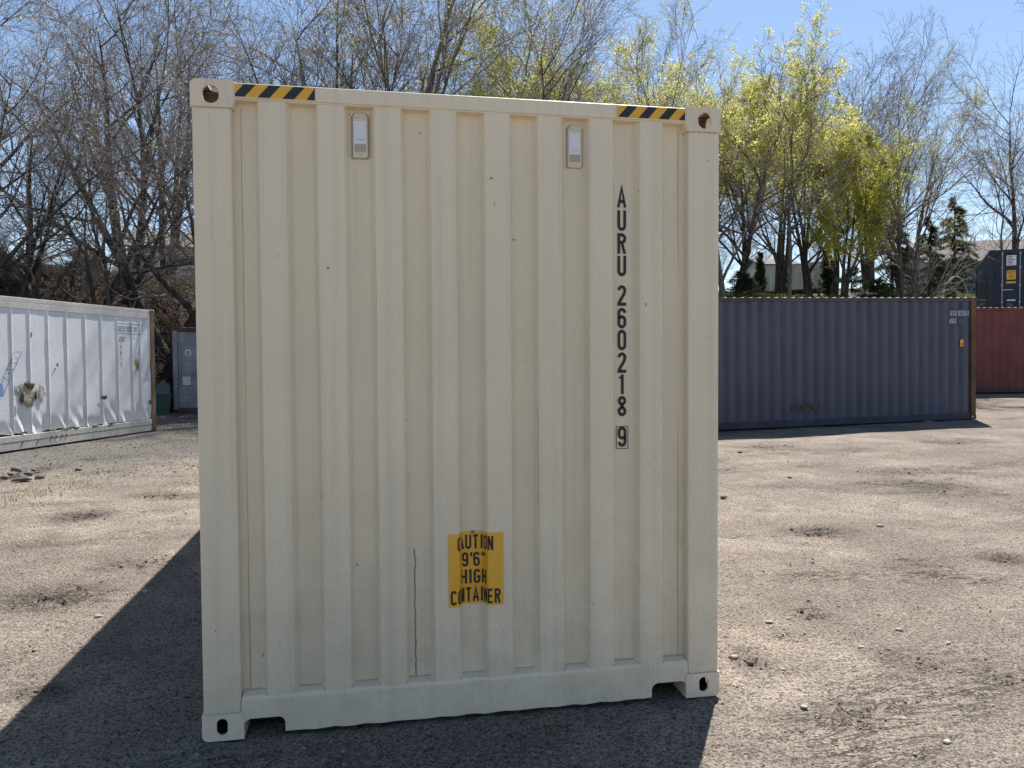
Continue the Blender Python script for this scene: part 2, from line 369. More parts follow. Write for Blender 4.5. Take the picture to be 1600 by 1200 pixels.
def make_ground():
    def axis(a, b, lo, hi, fine, grow=1.09, gmax=14):
        xs = list(np.arange(lo, hi+fine/2, fine)); s = fine
        v = hi
        while v < b: s = min(s*grow, gmax); v += s; xs.append(v)
        s = fine; v = lo; pre = []
        while v > a: s = min(s*grow, gmax); v -= s; pre.append(v)
        return np.array(pre[::-1]+xs)
    X = axis(-420, 420, -7, 9.5, 0.045, 1.035); Y = axis(-60, 700, -2.6, 9.5, 0.045, 1.03)
    nx, ny = len(X), len(Y)
    gx, gy = np.meshgrid(X, Y)
    z = terrain_z(gx, gy)
    damp = np.zeros_like(z)
    cell = rng.random((64, 64))
    rough = wob(gx*.6, gy*1.3, 0.22, 5)*0.5+wob(gx*.7, gy, 0.12, 15)*0.3+rng.normal(0, .16, gx.shape)
    for (px_, py_, hx, hy, a, dk) in PATCHES:
        u = (gx-px_)*math.cos(a)+(gy-py_)*math.sin(a); v = -(gx-px_)*math.sin(a)+(gy-py_)*math.cos(a)
        e = np.exp(-((u/hx)**2*.9+(v/hy)**2*.9)**1.1)
        damp = np.maximum(damp, e*dk)
        z = z+e*(0.075*rough-0.018)*dk*min(1, hy*4)
    fine = (np.abs(gx-1) < 9) & (gy < 10)
    z = z+fine*(rng.normal(0, 0.0035, z.shape)+wob(gx, gy, 0.3, 9)*0.0045)
    verts = np.stack([gx.ravel(), gy.ravel(), z.ravel()], 1)
    i = np.arange(nx*ny).reshape(ny, nx)
    faces = np.stack([i[:-1, :-1].ravel(), i[:-1, 1:].ravel(), i[1:, 1:].ravel(), i[1:, :-1].ravel()], 1)
    me = mesh_np('ground', verts, faces, smooth=True)
    t = gy-interp(gx, FX, FY)
    bank = sstep((t+0.8+wob(gx, gy, 1.7, 2)*0.8)/1.6)
    wid = interp(gx, [-60, -8, 3, 17, 19.3, 20.6, 60], [8, 7.5, 6, 6, 5, 1.6, 2])
    grass = sstep((t-wid*0.9+wob(gx, gy, 5, 8)*2.0)/3)*bank
    # gravelly strip along the left container
    grav = sstep((-(gx+1.2)-0.0+(gy-9.5)*0.32)/2.5)*sstep((gy-8.2)/3)*(1-bank)
    for nm, arr in (('damp', damp), ('bank', bank), ('grass', grass), ('gravel', grav)):
        at = me.attributes.new(nm, 'FLOAT', 'POINT'); at.data.foreach_set('value', arr.ravel().astype(np.float32))
    return me
def ground_mat():
    m, nt, bs = newmat('yard_dirt')
    v = coords(nt)
    A = {k: (lambda n: n.outputs['Fac'])(N(nt, 'ShaderNodeAttribute', attribute_name=k)) for k in ('damp', 'bank', 'grass', 'gravel')}
    big = noise(nt, v, 0.55, 7, 0.68, 0.5); mid = noise(nt, v, 2.3, 7, 0.65, 0.3); grit = noise(nt, v, 70, 4, 0.7); grit2 = noise(nt, v, 170, 3, 0.6)
    sand = (0.325, 0.278, 0.228); grey = (0.225, 0.192, 0.162)
    col = mix(nt, ramp(nt, big, [(0.40, 0.0), (0.58, 1.0)]), grey, sand)
    col = mix(nt, mth(nt, 'MULTIPLY', ramp(nt, mid, [(0.44, 0.0), (0.58, 1.0)]), 0.5), col, (0.19, 0.16, 0.135))
    trk = noise(nt, coords(nt, (0.25, 1.5, 1)), 1.1, 6, 0.65, 0.6)
    col = mix(nt, mth(nt, 'MULTIPLY', ramp(nt, trk, [(0.48, 0.0), (0.62, 1.0)]), 0.36), col, (0.165, 0.138, 0.115))
    g3 = noise(nt, v, 32, 5, 0.75)
    col = mix(nt, 1.0, col, ramp(nt, g3, [(0.34, .5), (0.5, 1.0)]), 'MULTIPLY')
    # rut and crack lines: groove shade put into the colour, thin and dark
    rg = noise(nt, coords(nt, (0.9, 3.2, 1)), 2.4, 6, 0.7, 1.2); rl = mth(nt, 'ABSOLUTE', mth(nt, 'SUBTRACT', rg, 0.5))
    where = ramp(nt, noise(nt, coords(nt, (0.5, 1.0, 1)), 0.9, 4, 0.6), [(0.54, 0.0), (0.66, 1.0)])
    lines = mth(nt, 'MULTIPLY', ramp(nt, rl, [(0.0, 1.0), (0.022, 0.0)]), mth(nt, 'MAXIMUM', where, A['damp']))
    lines = mth(nt, 'MULTIPLY', lines, mth(nt, 'SUBTRACT', 1.0, A['bank']))
    col = mix(nt, mth(nt, 'MULTIPLY', lines, .6), col, (0.06, 0.05, 0.043))
    col = mix(nt, 1.0, col, ramp(nt, grit, [(0.36, .22), (0.48, .85), (0.60, 1.25)]), 'MULTIPLY')
    col = mix(nt, ramp(nt, grit2, [(0.54, 0.0), (0.62, .55)]), col, mix(nt, 1.0, col, (2.1, 2.1, 2.1), 'MULTIPLY'))
    dn = mth(nt, 'MULTIPLY', A['damp'], ramp(nt, noise(nt, v, 9, 6, 0.7, 0.5), [(0.25, 0.1), (0.6, 1.0)]))
    col = mix(nt, mth(nt, 'MULTIPLY', dn, 0.9), col, (0.055, 0.045, 0.04))
    gv = mix(nt, ramp(nt, noise(nt, v, 26, 6, 0.8), [(0.42, 0.0), (0.62, 1.0)]), (0.045, 0.043, 0.042), (0.24, 0.225, 0.205))
    col = mix(nt, mth(nt, 'MULTIPLY', A['gravel'], ramp(nt, mid, [(0.3, 0.75), (0.6, 1.0)])), col, gv)
    litter = mix(nt, ramp(nt, noise(nt, v, 11, 8, 0.8), [(0.38, 0.0), (0.6, 1.0)]), (0.025, 0.019, 0.015), (0.12, 0.085, 0.06))
    col = mix(nt, A['bank'], col, litter)
    gr = mix(nt, noise(nt, v, 14, 6, 0.7), (0.03, 0.045, 0.015), (0.12, 0.14, 0.045))
    col = mix(nt, mth(nt, 'MULTIPLY', A['grass'], ramp(nt, noise(nt, v, 0.8, 5), [(0.40, 0.0), (0.56, 1.0)])), col, gr)
    nt.links.new(col, bs.inputs['Base Color'])
    bs.inputs['Roughness'].default_value = 0.95; bs.inputs['Specular IOR Level'].default_value = 0.12
    h = mth(nt, 'ADD', mth(nt, 'SUBTRACT', grit, mth(nt, 'MULTIPLY', lines, .8)), mth(nt, 'MULTIPLY', noise(nt, v, 20, 5, 0.7), 1.6))
    bump(nt, h, 1.0, 0.018, bs)
    return m
GROUND = ground_mat()
g = link('ground', make_ground(), GROUND); tag(g, kind='structure')

def gz(x, y): return float(terrain_z(x, y))

# ------------------------------------------------------------------ container builder
def corr_profile(L, pitch, face, slope, depth, start=0.0, rnd=0.006):
    """(s, d) profile; d = 0 outer face, d = depth recess"""
    pts = [(0.0, depth)] if start > 0 else []
    s = start
    while s+2*slope+face < L:
        pts += [(s, depth), (s+slope, 0.0), (s+slope+face, 0.0), (s+2*slope+face, depth)]
        s += pitch
    pts.append((L, depth))
    out = [pts[0]]
    for a, b, c in zip(pts, pts[1:], pts[2:]):
        a, b, c = Vector(a), Vector(b), Vector(c)
        if (b-a).length < 1e-6 or (c-b).length < 1e-6: continue
        if rnd:
            p = b+(a-b).normalized()*min(rnd, (a-b).length*.45); q_ = b+(c-b).normalized()*min(rnd, (c-b).length*.45)
            out += [tuple(p), tuple((p+q_+b*1.0)/3), tuple(q_)]
        else: out.append(tuple(b))
    out.append(pts[-1]); return out
def sheet(prof, P, z0, z1, nz=1):
    """vertical corrugated sheet; P(s, d, z)"""
    n = len(prof); V = []; F = []
    for k in range(nz+1):
        z = z0+(z1-z0)*k/nz
        for s, d in prof: V.append(P(s, d, z))
    for k in range(nz):
        for i in range(n-1): F.append((k*n+i, k*n+i+1, (k+1)*n+i+1, (k+1)*n+i))
    return np.array(V), np.array(F)
def cut(o, cutters):
    for c in cutters:
        md = o.modifiers.new('cut', 'BOOLEAN'); md.operation = 'DIFFERENCE'; md.solver = 'EXACT'; md.object = c
    dg = bpy.context.evaluated_depsgraph_get(); dg.update()
    me = bpy.data.meshes.new_from_object(o.evaluated_get(dg))
    o.modifiers.clear(); o.data = me
    for c in cutters: bpy.data.objects.remove(c)
_cast = {}
def casting_mesh(top):
    """corner casting: outer corner at origin, fills x 0..0.178, y 0..0.162, z 0..0.118; holes on x=0, y=0 and top/bottom"""
    if top in _cast: return _cast[top]
    mb = MB(); mb.box(0, .178, 0, .162, 0, .118)
    es = [e for e in mb.bm.edges if all(v.co.x < .001 for v in e.verts) and (all(v.co.z > .117 for v in e.verts) if top else all(v.co.z < .001 for v in e.verts))]
    bmesh.ops.bevel(mb.bm, geom=es, offset=.030, segments=6, affect='EDGES', profile=.5)
    es = [e for e in mb.bm.edges if all(v.co.x < .001 and v.co.y < .001 for v in e.verts)]
    bmesh.ops.bevel(mb.bm, geom=es, offset=.008, segments=3, affect='EDGES', profile=.5)
    o = mb.build('casting_work', TAN_CAST)
    cs = []
    c1 = MB(); c1.box(.03, .15, .012, .150, .012, .106); cs.append(c1.build('c', TAN_CAST))
    def slot(axis, cu, cv, hw, hh, a, b):
        pts = [(cu+hw*math.cos(t), cv+(hh-hw)*(1 if math.sin(t) >= 0 else -1)+hw*math.sin(t)) for t in np.linspace(0.02, 2*math.pi+0.02, 20, endpoint=False)]
        m_ = MB(); m_.prism(pts, axis, a, b); return m_.build('c', TAN_CAST)
    if top:
        cs.append(slot('y', .086, .055, .034, .040, -.05, .05)); cs.append(slot('x', .081, .055, .030, .036, -.05, .06))
        cs.append(slot('z', .095, .081, .030, .055, .06, .2))
    else:
        cs.append(slot('y', .086, .062, .024, .037, -.05, .05)); cs.append(slot('x', .081, .062, .022, .036, -.05, .06))
    cut(o, cs)
    me = o.data
    me.materials.append(HOLE_DARK)
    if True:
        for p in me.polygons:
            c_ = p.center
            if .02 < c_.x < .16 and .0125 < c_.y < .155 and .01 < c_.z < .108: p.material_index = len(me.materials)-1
    bpy.data.objects.remove(o); me.name = 'corner_casting'
    _cast[top] = me; return me
def place_castings(root, W, L, H, mat):
    for top in (False, True):
        for sx in (0, 1):
            for sy in (0, 1):
                me = casting_mesh(top).copy(); me.materials[0] = mat; me.materials[1] = INNER if top else HOLE_DARK
                for v in me.vertices:
                    v.co.x = (W+.003-v.co.x) if sx else v.co.x-.003
                    v.co.y = (L+.003-v.co.y) if sy else v.co.y-.003
                    v.co.z = v.co.z+(H-.118 if top else 0)
                if sx != sy: me.flip_normals()
                link('corner_casting', me, [], root)
def container(name, loc, rz, L, W, H, mats, label, cat='container', detail_front=False, doors=False, skin=None, tilt=0.0, flat_roof=False):
    """local frame: x across, y along, z up; front end at y = 0, visible long side at x = 0"""
    m_side, m_rail, m_sill, m_post, m_roof, m_cast = mats
    root = empty(name, loc, rz, label, cat)
    root.rotation_euler = (tilt, 0, rz)
    place_castings(root, W, L, H, m_cast)
    pz0, pz1 = .118, H-.118
    for sx in (0, 1):
        for sy in (0, 1):
            if detail_front and sy == 0: continue
            x0, x1 = (W-.16, W) if sx else (0, .16); y0, y1 = (L-.14, L) if sy else (0, .14)
            MB().box(x0+.002, x1-.002, y0+.002, y1-.002, pz0, pz1, .008).build('corner_post', m_post, root)
    for sx in (0, 1):
        x0, x1 = (W-.07, W-.004) if sx else (.004, .07)
        MB().box(x0, x1, .165, L-.165, H-.10, H-.012, .008).build('top_side_rail', m_rail, root)
        MB().box(x0, x1, .165, L-.165, .015, .165, .01).build('bottom_side_rail', m_sill, root)
        if skin and sx == 0: skin(root)
        else:
            prof = corr_profile(L-.29, .278, .072, .068, .036, .03, 0 if L > 3 else .004)
            P = (lambda s, d, z: (.018+d, .145+s, z)) if not sx else (lambda s, d, z: (W-.018-d, .145+s, z))
            V, F = sheet(prof, P, .150, H-.085)
            link('side_panel', mesh_np('side_panel', V, F), m_side, root)
    # roof: pressed corrugations across the width
    prof = corr_profile(L-.24, .209, .091, .018, .02, .02, 0)
    if flat_roof: prof = [(0, .018), (.02, .012), (L-.26, .012), (L-.24, .018)]
    V = []; F = []
    n = len(prof)
    for x in (.022, W-.022):
        for s, d in prof: V.append((x, .12+s, H+.001-d))
    for i in range(n-1): F.append((i, i+1, n+i+1, n+i))
    link('roof_panel', mesh_np('roof_panel', V, F), m_roof, root)
    # side rail crown lumps seen from below: roof edge strip
    for ye, y1 in ((0, .10), (L-.10, L)):
        if detail_front and ye == 0: continue
        MB().box(.18, W-.18, ye+.006, y1-.006, H-.11, H-.012, .006).build('end_top_rail', m_rail, root)
        MB().box(.18, W-.18, ye+.006, y1-.006, .015, .16, .006).build('end_bottom_rail', m_sill, root)
    def plain_end(yy, sgn):
        prof = corr_profile(W-.29, .25, .11, .018, .045, .09, 0)
        V, F = sheet(prof, lambda s, d, z: (.145+s, yy+sgn*(.012+d), z), .15, H-.1)
        link('end_panel', mesh_np('end_panel', V, F), m_side, root)
    plain_end(L, -1)
    if not detail_front and not doors: plain_end(0, 1)
    return root

# ------------------------------------------------------------------ the tan container
TL, TW, TH = 12.192, 2.438, 2.896
tan = container('shipping_container', (0, 0, 0), 0, TL, TW, TH, (TAN, TAN, TAN, TAN, TAN, TAN_CAST),
                'large tan shipping container standing end-on in the middle of the yard', detail_front=True)
# front corner posts
for sx in (0, 1):
    pts = [(.003, .004), (.163, .004), (.163, .06), (.03, .14), (.003, .14)]
    if sx: pts = [(TW-x, y) for x, y in pts]
    mb = MB(); mb.prism(pts, 'z', .118, TH-.118)
    es = [e for e in mb.bm.edges if abs(e.verts[0].co.z-e.verts[1].co.z) > 1 and e.verts[0].co.y < .01]
    bmesh.ops.bevel(mb.bm, geom=es, offset=.010, segments=4, affect='EDGES', profile=.5)
    mb.build('corner_post', TAN, tan)
    n = 30          # weld bead between post and casting
    for zc in (.119, TH-.119):
        bead = MB()
        xs = np.linspace(.006, .17, n); 
        if sx: xs = TW-xs
        bead.tube([(x, .001+.0008*math.sin(i*2.1), zc+.0018*math.sin(i*1.3)) for i, x in enumerate(xs)], .0028, 5)
        bead.build('weld_seam', CAULK, tan)
# corrugated front wall: rib faces start every 0.25 m
RIB0, RPITCH, RFACE, RSL, RD = .278, .2503, .115, .019, .046
RY = .011
prof = [(.160, RD+RY)]
for i in range(8):
    x = RIB0+RPITCH*i
    prof += [(x-RSL, RD+RY), (x, RY), (x+RFACE, RY), (x+RFACE+RSL, RD+RY)]
prof.append((2.279, RD+RY))
def rounded(pr, r, n=4):
    out = [pr[0]]
    for a, b, c in zip(pr, pr[1:], pr[2:]):
        a, b, c = Vector(a), Vector(b), Vector(c)
        p = b+(a-b).normalized()*r; q_ = b+(c-b).normalized()*r
        for k in range(n+1):
            t = k/n; out.append(tuple(p*(1-t)**2+b*2*t*(1-t)+q_*t*t))
    out.append(pr[-1]); return out
PROF = rounded(prof, .0055)
PX = np.array([p[0] for p in PROF]); PY = np.array([p[1] for p in PROF])
PSL = np.concatenate([[0], np.cumsum(np.hypot(np.diff(PX), np.diff(PY)))])
def wave(x, z):   # slight oil-canning of the sheet
    return .0016*math.sin(x*3.1+z*2.3)+.0011*math.sin(x*7.3-z*3.7+1)
V, F = sheet(PROF, lambda s, d, z: (s, d+(wave(s, z) if d > .03 else wave(s, z)*.6), z), .150, TH-.052, 26)
fw = link('front_panel', mesh_np('front_panel', V, F, smooth=True), TAN, tan)
# a vertical lap weld near each post
for xs_ in (.197, 2.243):
    pts = [(xs_+.0008*math.sin(k*.9), RY+RD-.0005, .2+k*.0865) for k in range(31)]
    MB().tube(pts, .0016, 5).build('weld_seam', CAULK, tan)
# top rail, a square tube with a lower lip
mb = MB(); mb.box(.176, TW-.176, .0035, .064, TH-.073, TH-.007, .006, 3); mb.build('top_front_rail', TAN, tan)
mb = MB(); mb.box(.168, TW-.168, .007, .062, TH-.080, TH-.0735, .002); mb.build('rail_lip', TAN, tan)
for sx in (0, 1):       # small wing plate joining casting to rail
    p = [(.165, TH-.118), (.182, TH-.082), (.182, TH-.006), (.176, TH+.000), (.165, TH-.002)]
    if sx: p = [(TW-x, z) for x, z in p]
    mb = MB(); mb.prism(p, 'y', .0005, .05); mb.build('gusset', TAN, tan)
# bottom rail with the two handling notches
zt = .168
out = [(.163, zt), (.163, .098)]
def notch(x0, x1, z0, zt_):
    p = []
    for k in range(7): a = math.pi-(math.pi/2)*k/6; p.append((x0+.035+.035*math.cos(a), zt_-.035+.035*math.sin(a)))
    for k in range(7): a = math.pi/2-(math.pi/2)*k/6; p.append((x1-.030+.030*math.cos(a), zt_-.030+.030*math.sin(a)))
    return [(x0, z0)]+p+[(x1, z0)]
poly = [(.164, zt), (.164, .018)]+notch(.172, .352, .018, .086)+[(.354, .018)]
lower = [(.354+(2.084-.354)*k/40, .016+.0025*math.sin(k*1.7)+.0015*math.sin(k*4.1)) for k in range(1, 40)]
poly += lower+[(2.084, .018)]+notch(2.086, 2.266, .018, .086)+[(2.274, .018), (2.274, zt)]
bm = bmesh.new(); vs = [bm.verts.new((x, .002, z)) for x, z in poly]
f = bm.faces.new(vs); f.normal_update(); bmesh.ops.triangulate(bm, faces=[f])
r = bmesh.ops.extrude_face_region(bm, geom=list(bm.faces)); 
for v in r['geom']:
    if isinstance(v, bmesh.types.BMVert): v.co.y += .008
bmesh.ops.recalc_face_normals(bm, faces=bm.faces)
me = bpy.data.meshes.new('bottom_front_rail'); bm.to_mesh(me); bm.free()
brail = link('bottom_front_rail', me, TAN, tan)
# rounded top lip of the rail + recess sills, welded unevenly
mb = MB(); pts = [(.164, .002), (.164, .0)]
lip = [(.0022, zt-.001), (.0035, zt+.006), (.009, zt+.012), (.016, zt+.014), (.062, zt+.016), (.062, zt-.001)]
mb.prism(lip, 'x', .166, 2.272); mb.build('rail_top_flange', TAN, tan)
for k in range(9):
    x0 = (.166 if k == 0 else RIB0+RPITCH*(k-1)+RFACE+.004); x1 = (RIB0+RPITCH*k-.004 if k < 8 else 2.272)
    s_ = [(.006, zt+.008), (.012, zt+.017), (.052, zt+.027), (.0575, zt+.027), (.0575, zt+.008)]
    mb = MB(); mb.prism(s_, 'x', x0+.002, x1-.002); mb.build('recess_sill', TAN, tan)
    n = 16; pts = [(x0+.006+(x1-x0-.012)*i/(n-1), RY+RD-.003-.001*random.random(), zt+.029+.002*math.sin(i*1.9+k)) for i in range(n)]
    MB().tube(pts, .0022, 5).build('weld_seam', CAULK, tan)
# channel flanges behind the notches, near-black underframe box closes the space behind
for x0, x1 in ((.172, .352), (2.086, 2.266)):
    mb = MB(); mb.box(x0-.006, x1+.006, .012, .16, .088, .096); mb.build('tunnel_plate', TAN, tan)
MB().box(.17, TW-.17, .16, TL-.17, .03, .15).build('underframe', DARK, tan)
# hazard tape: yellow strips with black slanted bars (first bar, count)
for x0, x1, bars in ((.166, .520, 4), (1.912, 2.268, 4)):
    zb, ztp = TH-.067, TH-.0125
    t_ = MB(); t_.box(x0, x1, .0022, .0034, zb, ztp); tape = t_.build('hazard_tape', YEL, tan)
    b_ = MB(); sl = .048
    pitch_ = .104 if x0 < 1 else .1015
    for k in range(bars):
        a = x0+.006+pitch_*k; wd = .050
        P4 = [(a, zb), (a+wd, zb), (a+wd+sl, ztp), (a+sl, ztp)]
        if a+wd+sl > x1:
            P4 = [(a, zb), (x1, zb), (x1, ztp)] if a+sl >= x1-.006 else [(a, zb), (x1, zb), (x1, ztp), (a+sl, ztp)]
        b_.poly([(x, .0017, z) for x, z in P4])
    b_.build('black_bar', BLK, tape, norm=False)
# ventilators
for vx, vz in ((.714, 2.695), (1.7165, 2.690)):
    yb = RY+RD
    root_v = MB()
    pl = [(-.036, -.098), (.030, -.098), (.037, -.088), (.037, .086), (.024, .1), (-.024, .1), (-.037, .086), (-.037, -.09)]
    mb = MB(); mb.prism([(vx+a*.90, vz+b) for a, b in pl], 'y', yb-.016, yb-.002)
    es = [e for e in mb.bm.edges if all(v.co.y < yb-.015 for v in e.verts)]
    bmesh.ops.bevel(mb.bm, geom=es, offset=.003, segments=2, affect='EDGES', profile=.5)
    vent = mb.build('ventilator', VENT, tan)
    mb = MB(); pts = [(vx+a*1.04, yb-.0025, vz+b*1.015) for a, b in pl]; mb.tube(pts+[pts[0]], .0028, 6); mb.build('sealant_rim', CAULK, vent)
    for bx, bz in ((-.021, .083), (.019, .082), (-.001, -.084)):
        c = MB(); c.tube([(vx+bx, yb-.0155, vz+bz), (vx+bx, yb-.0225, vz+bz), (vx+bx, yb-.0240, vz+bz)], [.0065, .0062, .003], 12); c.build('bolt', VENT, vent, smooth=False)
    MB().box(vx-.028, vx+.026, yb-.0176, yb-.0163, vz-.036, vz+.065).build('paper_label', WHITE_V, vent)
    MB().box(vx-.015, vx+.013, yb-.0182, yb-.0178, vz-.018, vz-.0165).build('printed_line', STENCIL_K, vent)
    gmb = MB()
    for i in range(9):
        for j in range(8):
            gx0 = vx-.026+i*.0058; gz0 = vz-.072+j*.0043
            gmb.quad((gx0, yb-.0168, gz0), (gx0+.0034, yb-.0168, gz0), (gx0+.0034, yb-.0168, gz0+.0030), (gx0, yb-.0168, gz0+.0030))
    gmb.build('grille', GRILL, vent, norm=False)
# container number, painted vertically in the recess
num = [('A', 2.412), ('U', 2.300), ('R', 2.189), ('U', 2.081), ('2', 1.938), ('6', 1.828), ('0', 1.722), ('2', 1.612), ('1', 1.508), ('8', 1.400)]
NX = 1.9530; GH = .0985; YF = RY+RD-.0042
for ch, z in num+[('9', 1.250)]:
    bm = bmesh.new(); glyph(bm, ch, lambda u, v, o, z=z: (NX+(u-W_/2)*GH*.90, YF-o, z+v*GH), .155)
    me = bpy.data.meshes.new('letter'); bm.to_mesh(me); bm.free(); link('letter', me, LETTER, tan)
bm = bmesh.new(); bx0, bx1, bz0, bz1, tt = NX-.031, NX+.031, 1.240, 1.350, .0030
for a in (((bx0, bz0), (bx1, bz0+tt)), ((bx0, bz1-tt), (bx1, bz1)), ((bx0, bz0+tt), (bx0+tt, bz1-tt)), ((bx1-tt, bz0+tt), (bx1, bz1-tt))):
    (x0, z0), (x1, z1) = a
    bm.faces.new([bm.verts.new(p) for p in ((x0, YF, z0), (x1, YF, z0), (x1, YF, z1), (x0, YF, z1))])
me = bpy.data.meshes.new('check_digit_box'); bm.to_mesh(me); bm.free()
link('check_digit_box', me, LETTER, tan)
# caution decal, glued along the corrugation: flat coordinates (s, z) wrapped on the profile
def wrap(bm, off, s0):
    """bm in (s, 0, z) -> wall surface; s measured along the sheet from arc length s0"""
    br = [PSL[i]-s0 for i in range(len(PSL))]
    lo = min(v.co.x for v in bm.verts); hi = max(v.co.x for v in bm.verts)
    for b in br:
        if lo < b < hi:
            bmesh.ops.bisect_plane(bm, geom=list(bm.verts)+list(bm.edges)+list(bm.faces), plane_co=(b, 0, 0), plane_no=(1, 0, 0))
    for v in bm.verts:
        s = v.co.x+s0
        v.co.x = float(np.interp(s, PSL, PX)); v.co.y += float(np.interp(s, PSL, PY))+wave(v.co.x, v.co.z)*.6-off
# decal covers x 1.093 .. 1.352
sA = float(np.interp(1.093, PX, PSL)); sB = float(np.interp(1.352, PX, PSL)); SW = sB-sA
bm = bmesh.new()
bm.faces.new([bm.verts.new(p) for p in ((0, 0, .525), (SW, 0, .525), (SW, 0, .868), (0, 0, .868))])
wrap(bm, .0026, sA); me = bpy.data.meshes.new('caution_decal'); bm.to_mesh(me); bm.free()
dec = link('caution_decal', me, YEL, tan)
ADV = {"'": .27, 'I': .38}
for s_, zc, hh, ww in (('CAUTION', .786, .067, .224), ("9'6''", .703, .067, .118), ('HIGH', .621, .067, .135), ('CONTAINER', .535, .068, .292)):
    wid = [ADV.get(c, .60) for c in s_]; tot = sum(wid)-.60+W_+.15; u0 = -tot/2+.07
    kx = ww/tot
    for c, wd in zip(s_, wid):
        bm = bmesh.new()
        sh = -.10 if c == 'I' else 0
        glyph(bm, c, lambda u, v, o, u0=u0, sh=sh: (SW/2-.002+(u0+u+sh)*kx, -o, zc+v*hh), .165)
        wrap(bm, .0040, sA)
        me = bpy.data.meshes.new('letter'); bm.to_mesh(me); bm.free(); link('letter', me, LETTER, dec)
        u0 += wd
# torn corner and glue smear above the decal
MB().box(1.205, 1.222, RY+RD-.0052, RY+RD-.0046, .858, .873).build('torn_tab', GRILL, dec)

# ------------------------------------------------------------------ blue container
def side_text(parent, s, sx, sz, h, mat, xs=.75, glyphs=True, x=.006, t=.125, gap=.56):
    """lettering on the local x=0 side; reading direction is -y (viewer outside)"""
    if glyphs:
        bm = bmesh.new(); u0 = 0
        for ch in s:
            if ch != ' ': glyph(bm, ch, lambda u, v, o, u0=u0: (x-o, sx-(u0+u*xs)*h, sz+v*h), t)
            u0 += gap*xs if ch != ' ' else gap*.6*xs
        me = bpy.data.meshes.new('stencil_lettering'); bm.to_mesh(me); bm.free()
    else:
        me = text_mesh(s, .01, xs, 'LEFT')
        for v in me.vertices: v.co = Vector((x, sx-v.co.x*h/.73, sz+v.co.y*h/.73))
    return link('stencil_lettering', me, mat, parent)
blue = container('shipping_container', (14.94, 12.42, .17), R(93.2), 12.192, 2.438, 2.896, (BLUE, BLUE_RAIL, BLUE_SILL, RUSTY, ROOF, RUSTY),
                 'faded blue corrugated shipping container lying lengthwise across the right of the yard', tilt=R(-0.72))
blue.location.z = .185
# repainted patch and white numbers at the near end (post at y = 0)
MB().box(.0085, .0125, .22, .60, 2.42, 2.62).build('repaint_patch', PATCH, blue)
MB().box(.0085, .0125, .24, .50, 2.24, 2.40).build('repaint_patch', PATCH, blue)
side_text(blue, 'IESU 812541', .755, 2.46, .12, STENCIL_W, .80, x=.005)
side_text(blue, '45G1', .755, 2.28, .12, STENCIL_W, .80, x=.005)
MB().box(.0085, .0125, .36, .45, 1.74, 1.90).build('yellow_sticker', YEL, blue)
MB().box(.006, .0082, .385, .425, 1.77, 1.82).build('sticker_mark', SIGNTXT, blue)
side_text(blue, '11', .72, 2.08, .09, STENCIL_K, .74, x=.010)
MB().box(.005, .0085, .40, .43, 2.64, 2.78).build('stencil_mark', BLK, blue)
# forklift scuff and knocked-off paint near the bottom
random.seed(3)
for (c0, z0, n_, wd, hgt) in ((4.6, .42, 130, .75, .16), (9.2, .95, 60, 1.3, .3), (8.6, .35, 40, .8, .15)):
    mb = MB()
    for k in range(n_):
        y_ = c0+random.gauss(0, wd*.35); z_ = z0+random.gauss(0, hgt*.35); a = random.uniform(.01, .06); b = random.uniform(.01, .09)
        if z_ < .19: continue
        def dep(yy): return .0135+float(np.interp((yy-.175) % .278, [0, .068, .14, .208, .278], [.036, 0, 0, .036, .036]))
        a *= .5
        mb.poly([(dep(yy), yy, zz) for yy, zz in ((y_-a, z_), (y_, z_-b*.6), (y_+a, z_-b*.2), (y_+a*.3, z_+b))])
    mb.build('scuff_mark', INSUL_D, blue, norm=False)['kind'] = 'stuff'

# ------------------------------------------------------------------ red container behind it
red = container('shipping_container', (31.98, 17.15, .44), R(79.4), 12.192, 2.438, 2.896, (REDP, REDP, MAROON, MAROON, ROOF, MAROON),
                'dull red corrugated shipping container partly hidden behind the blue one at the right edge')

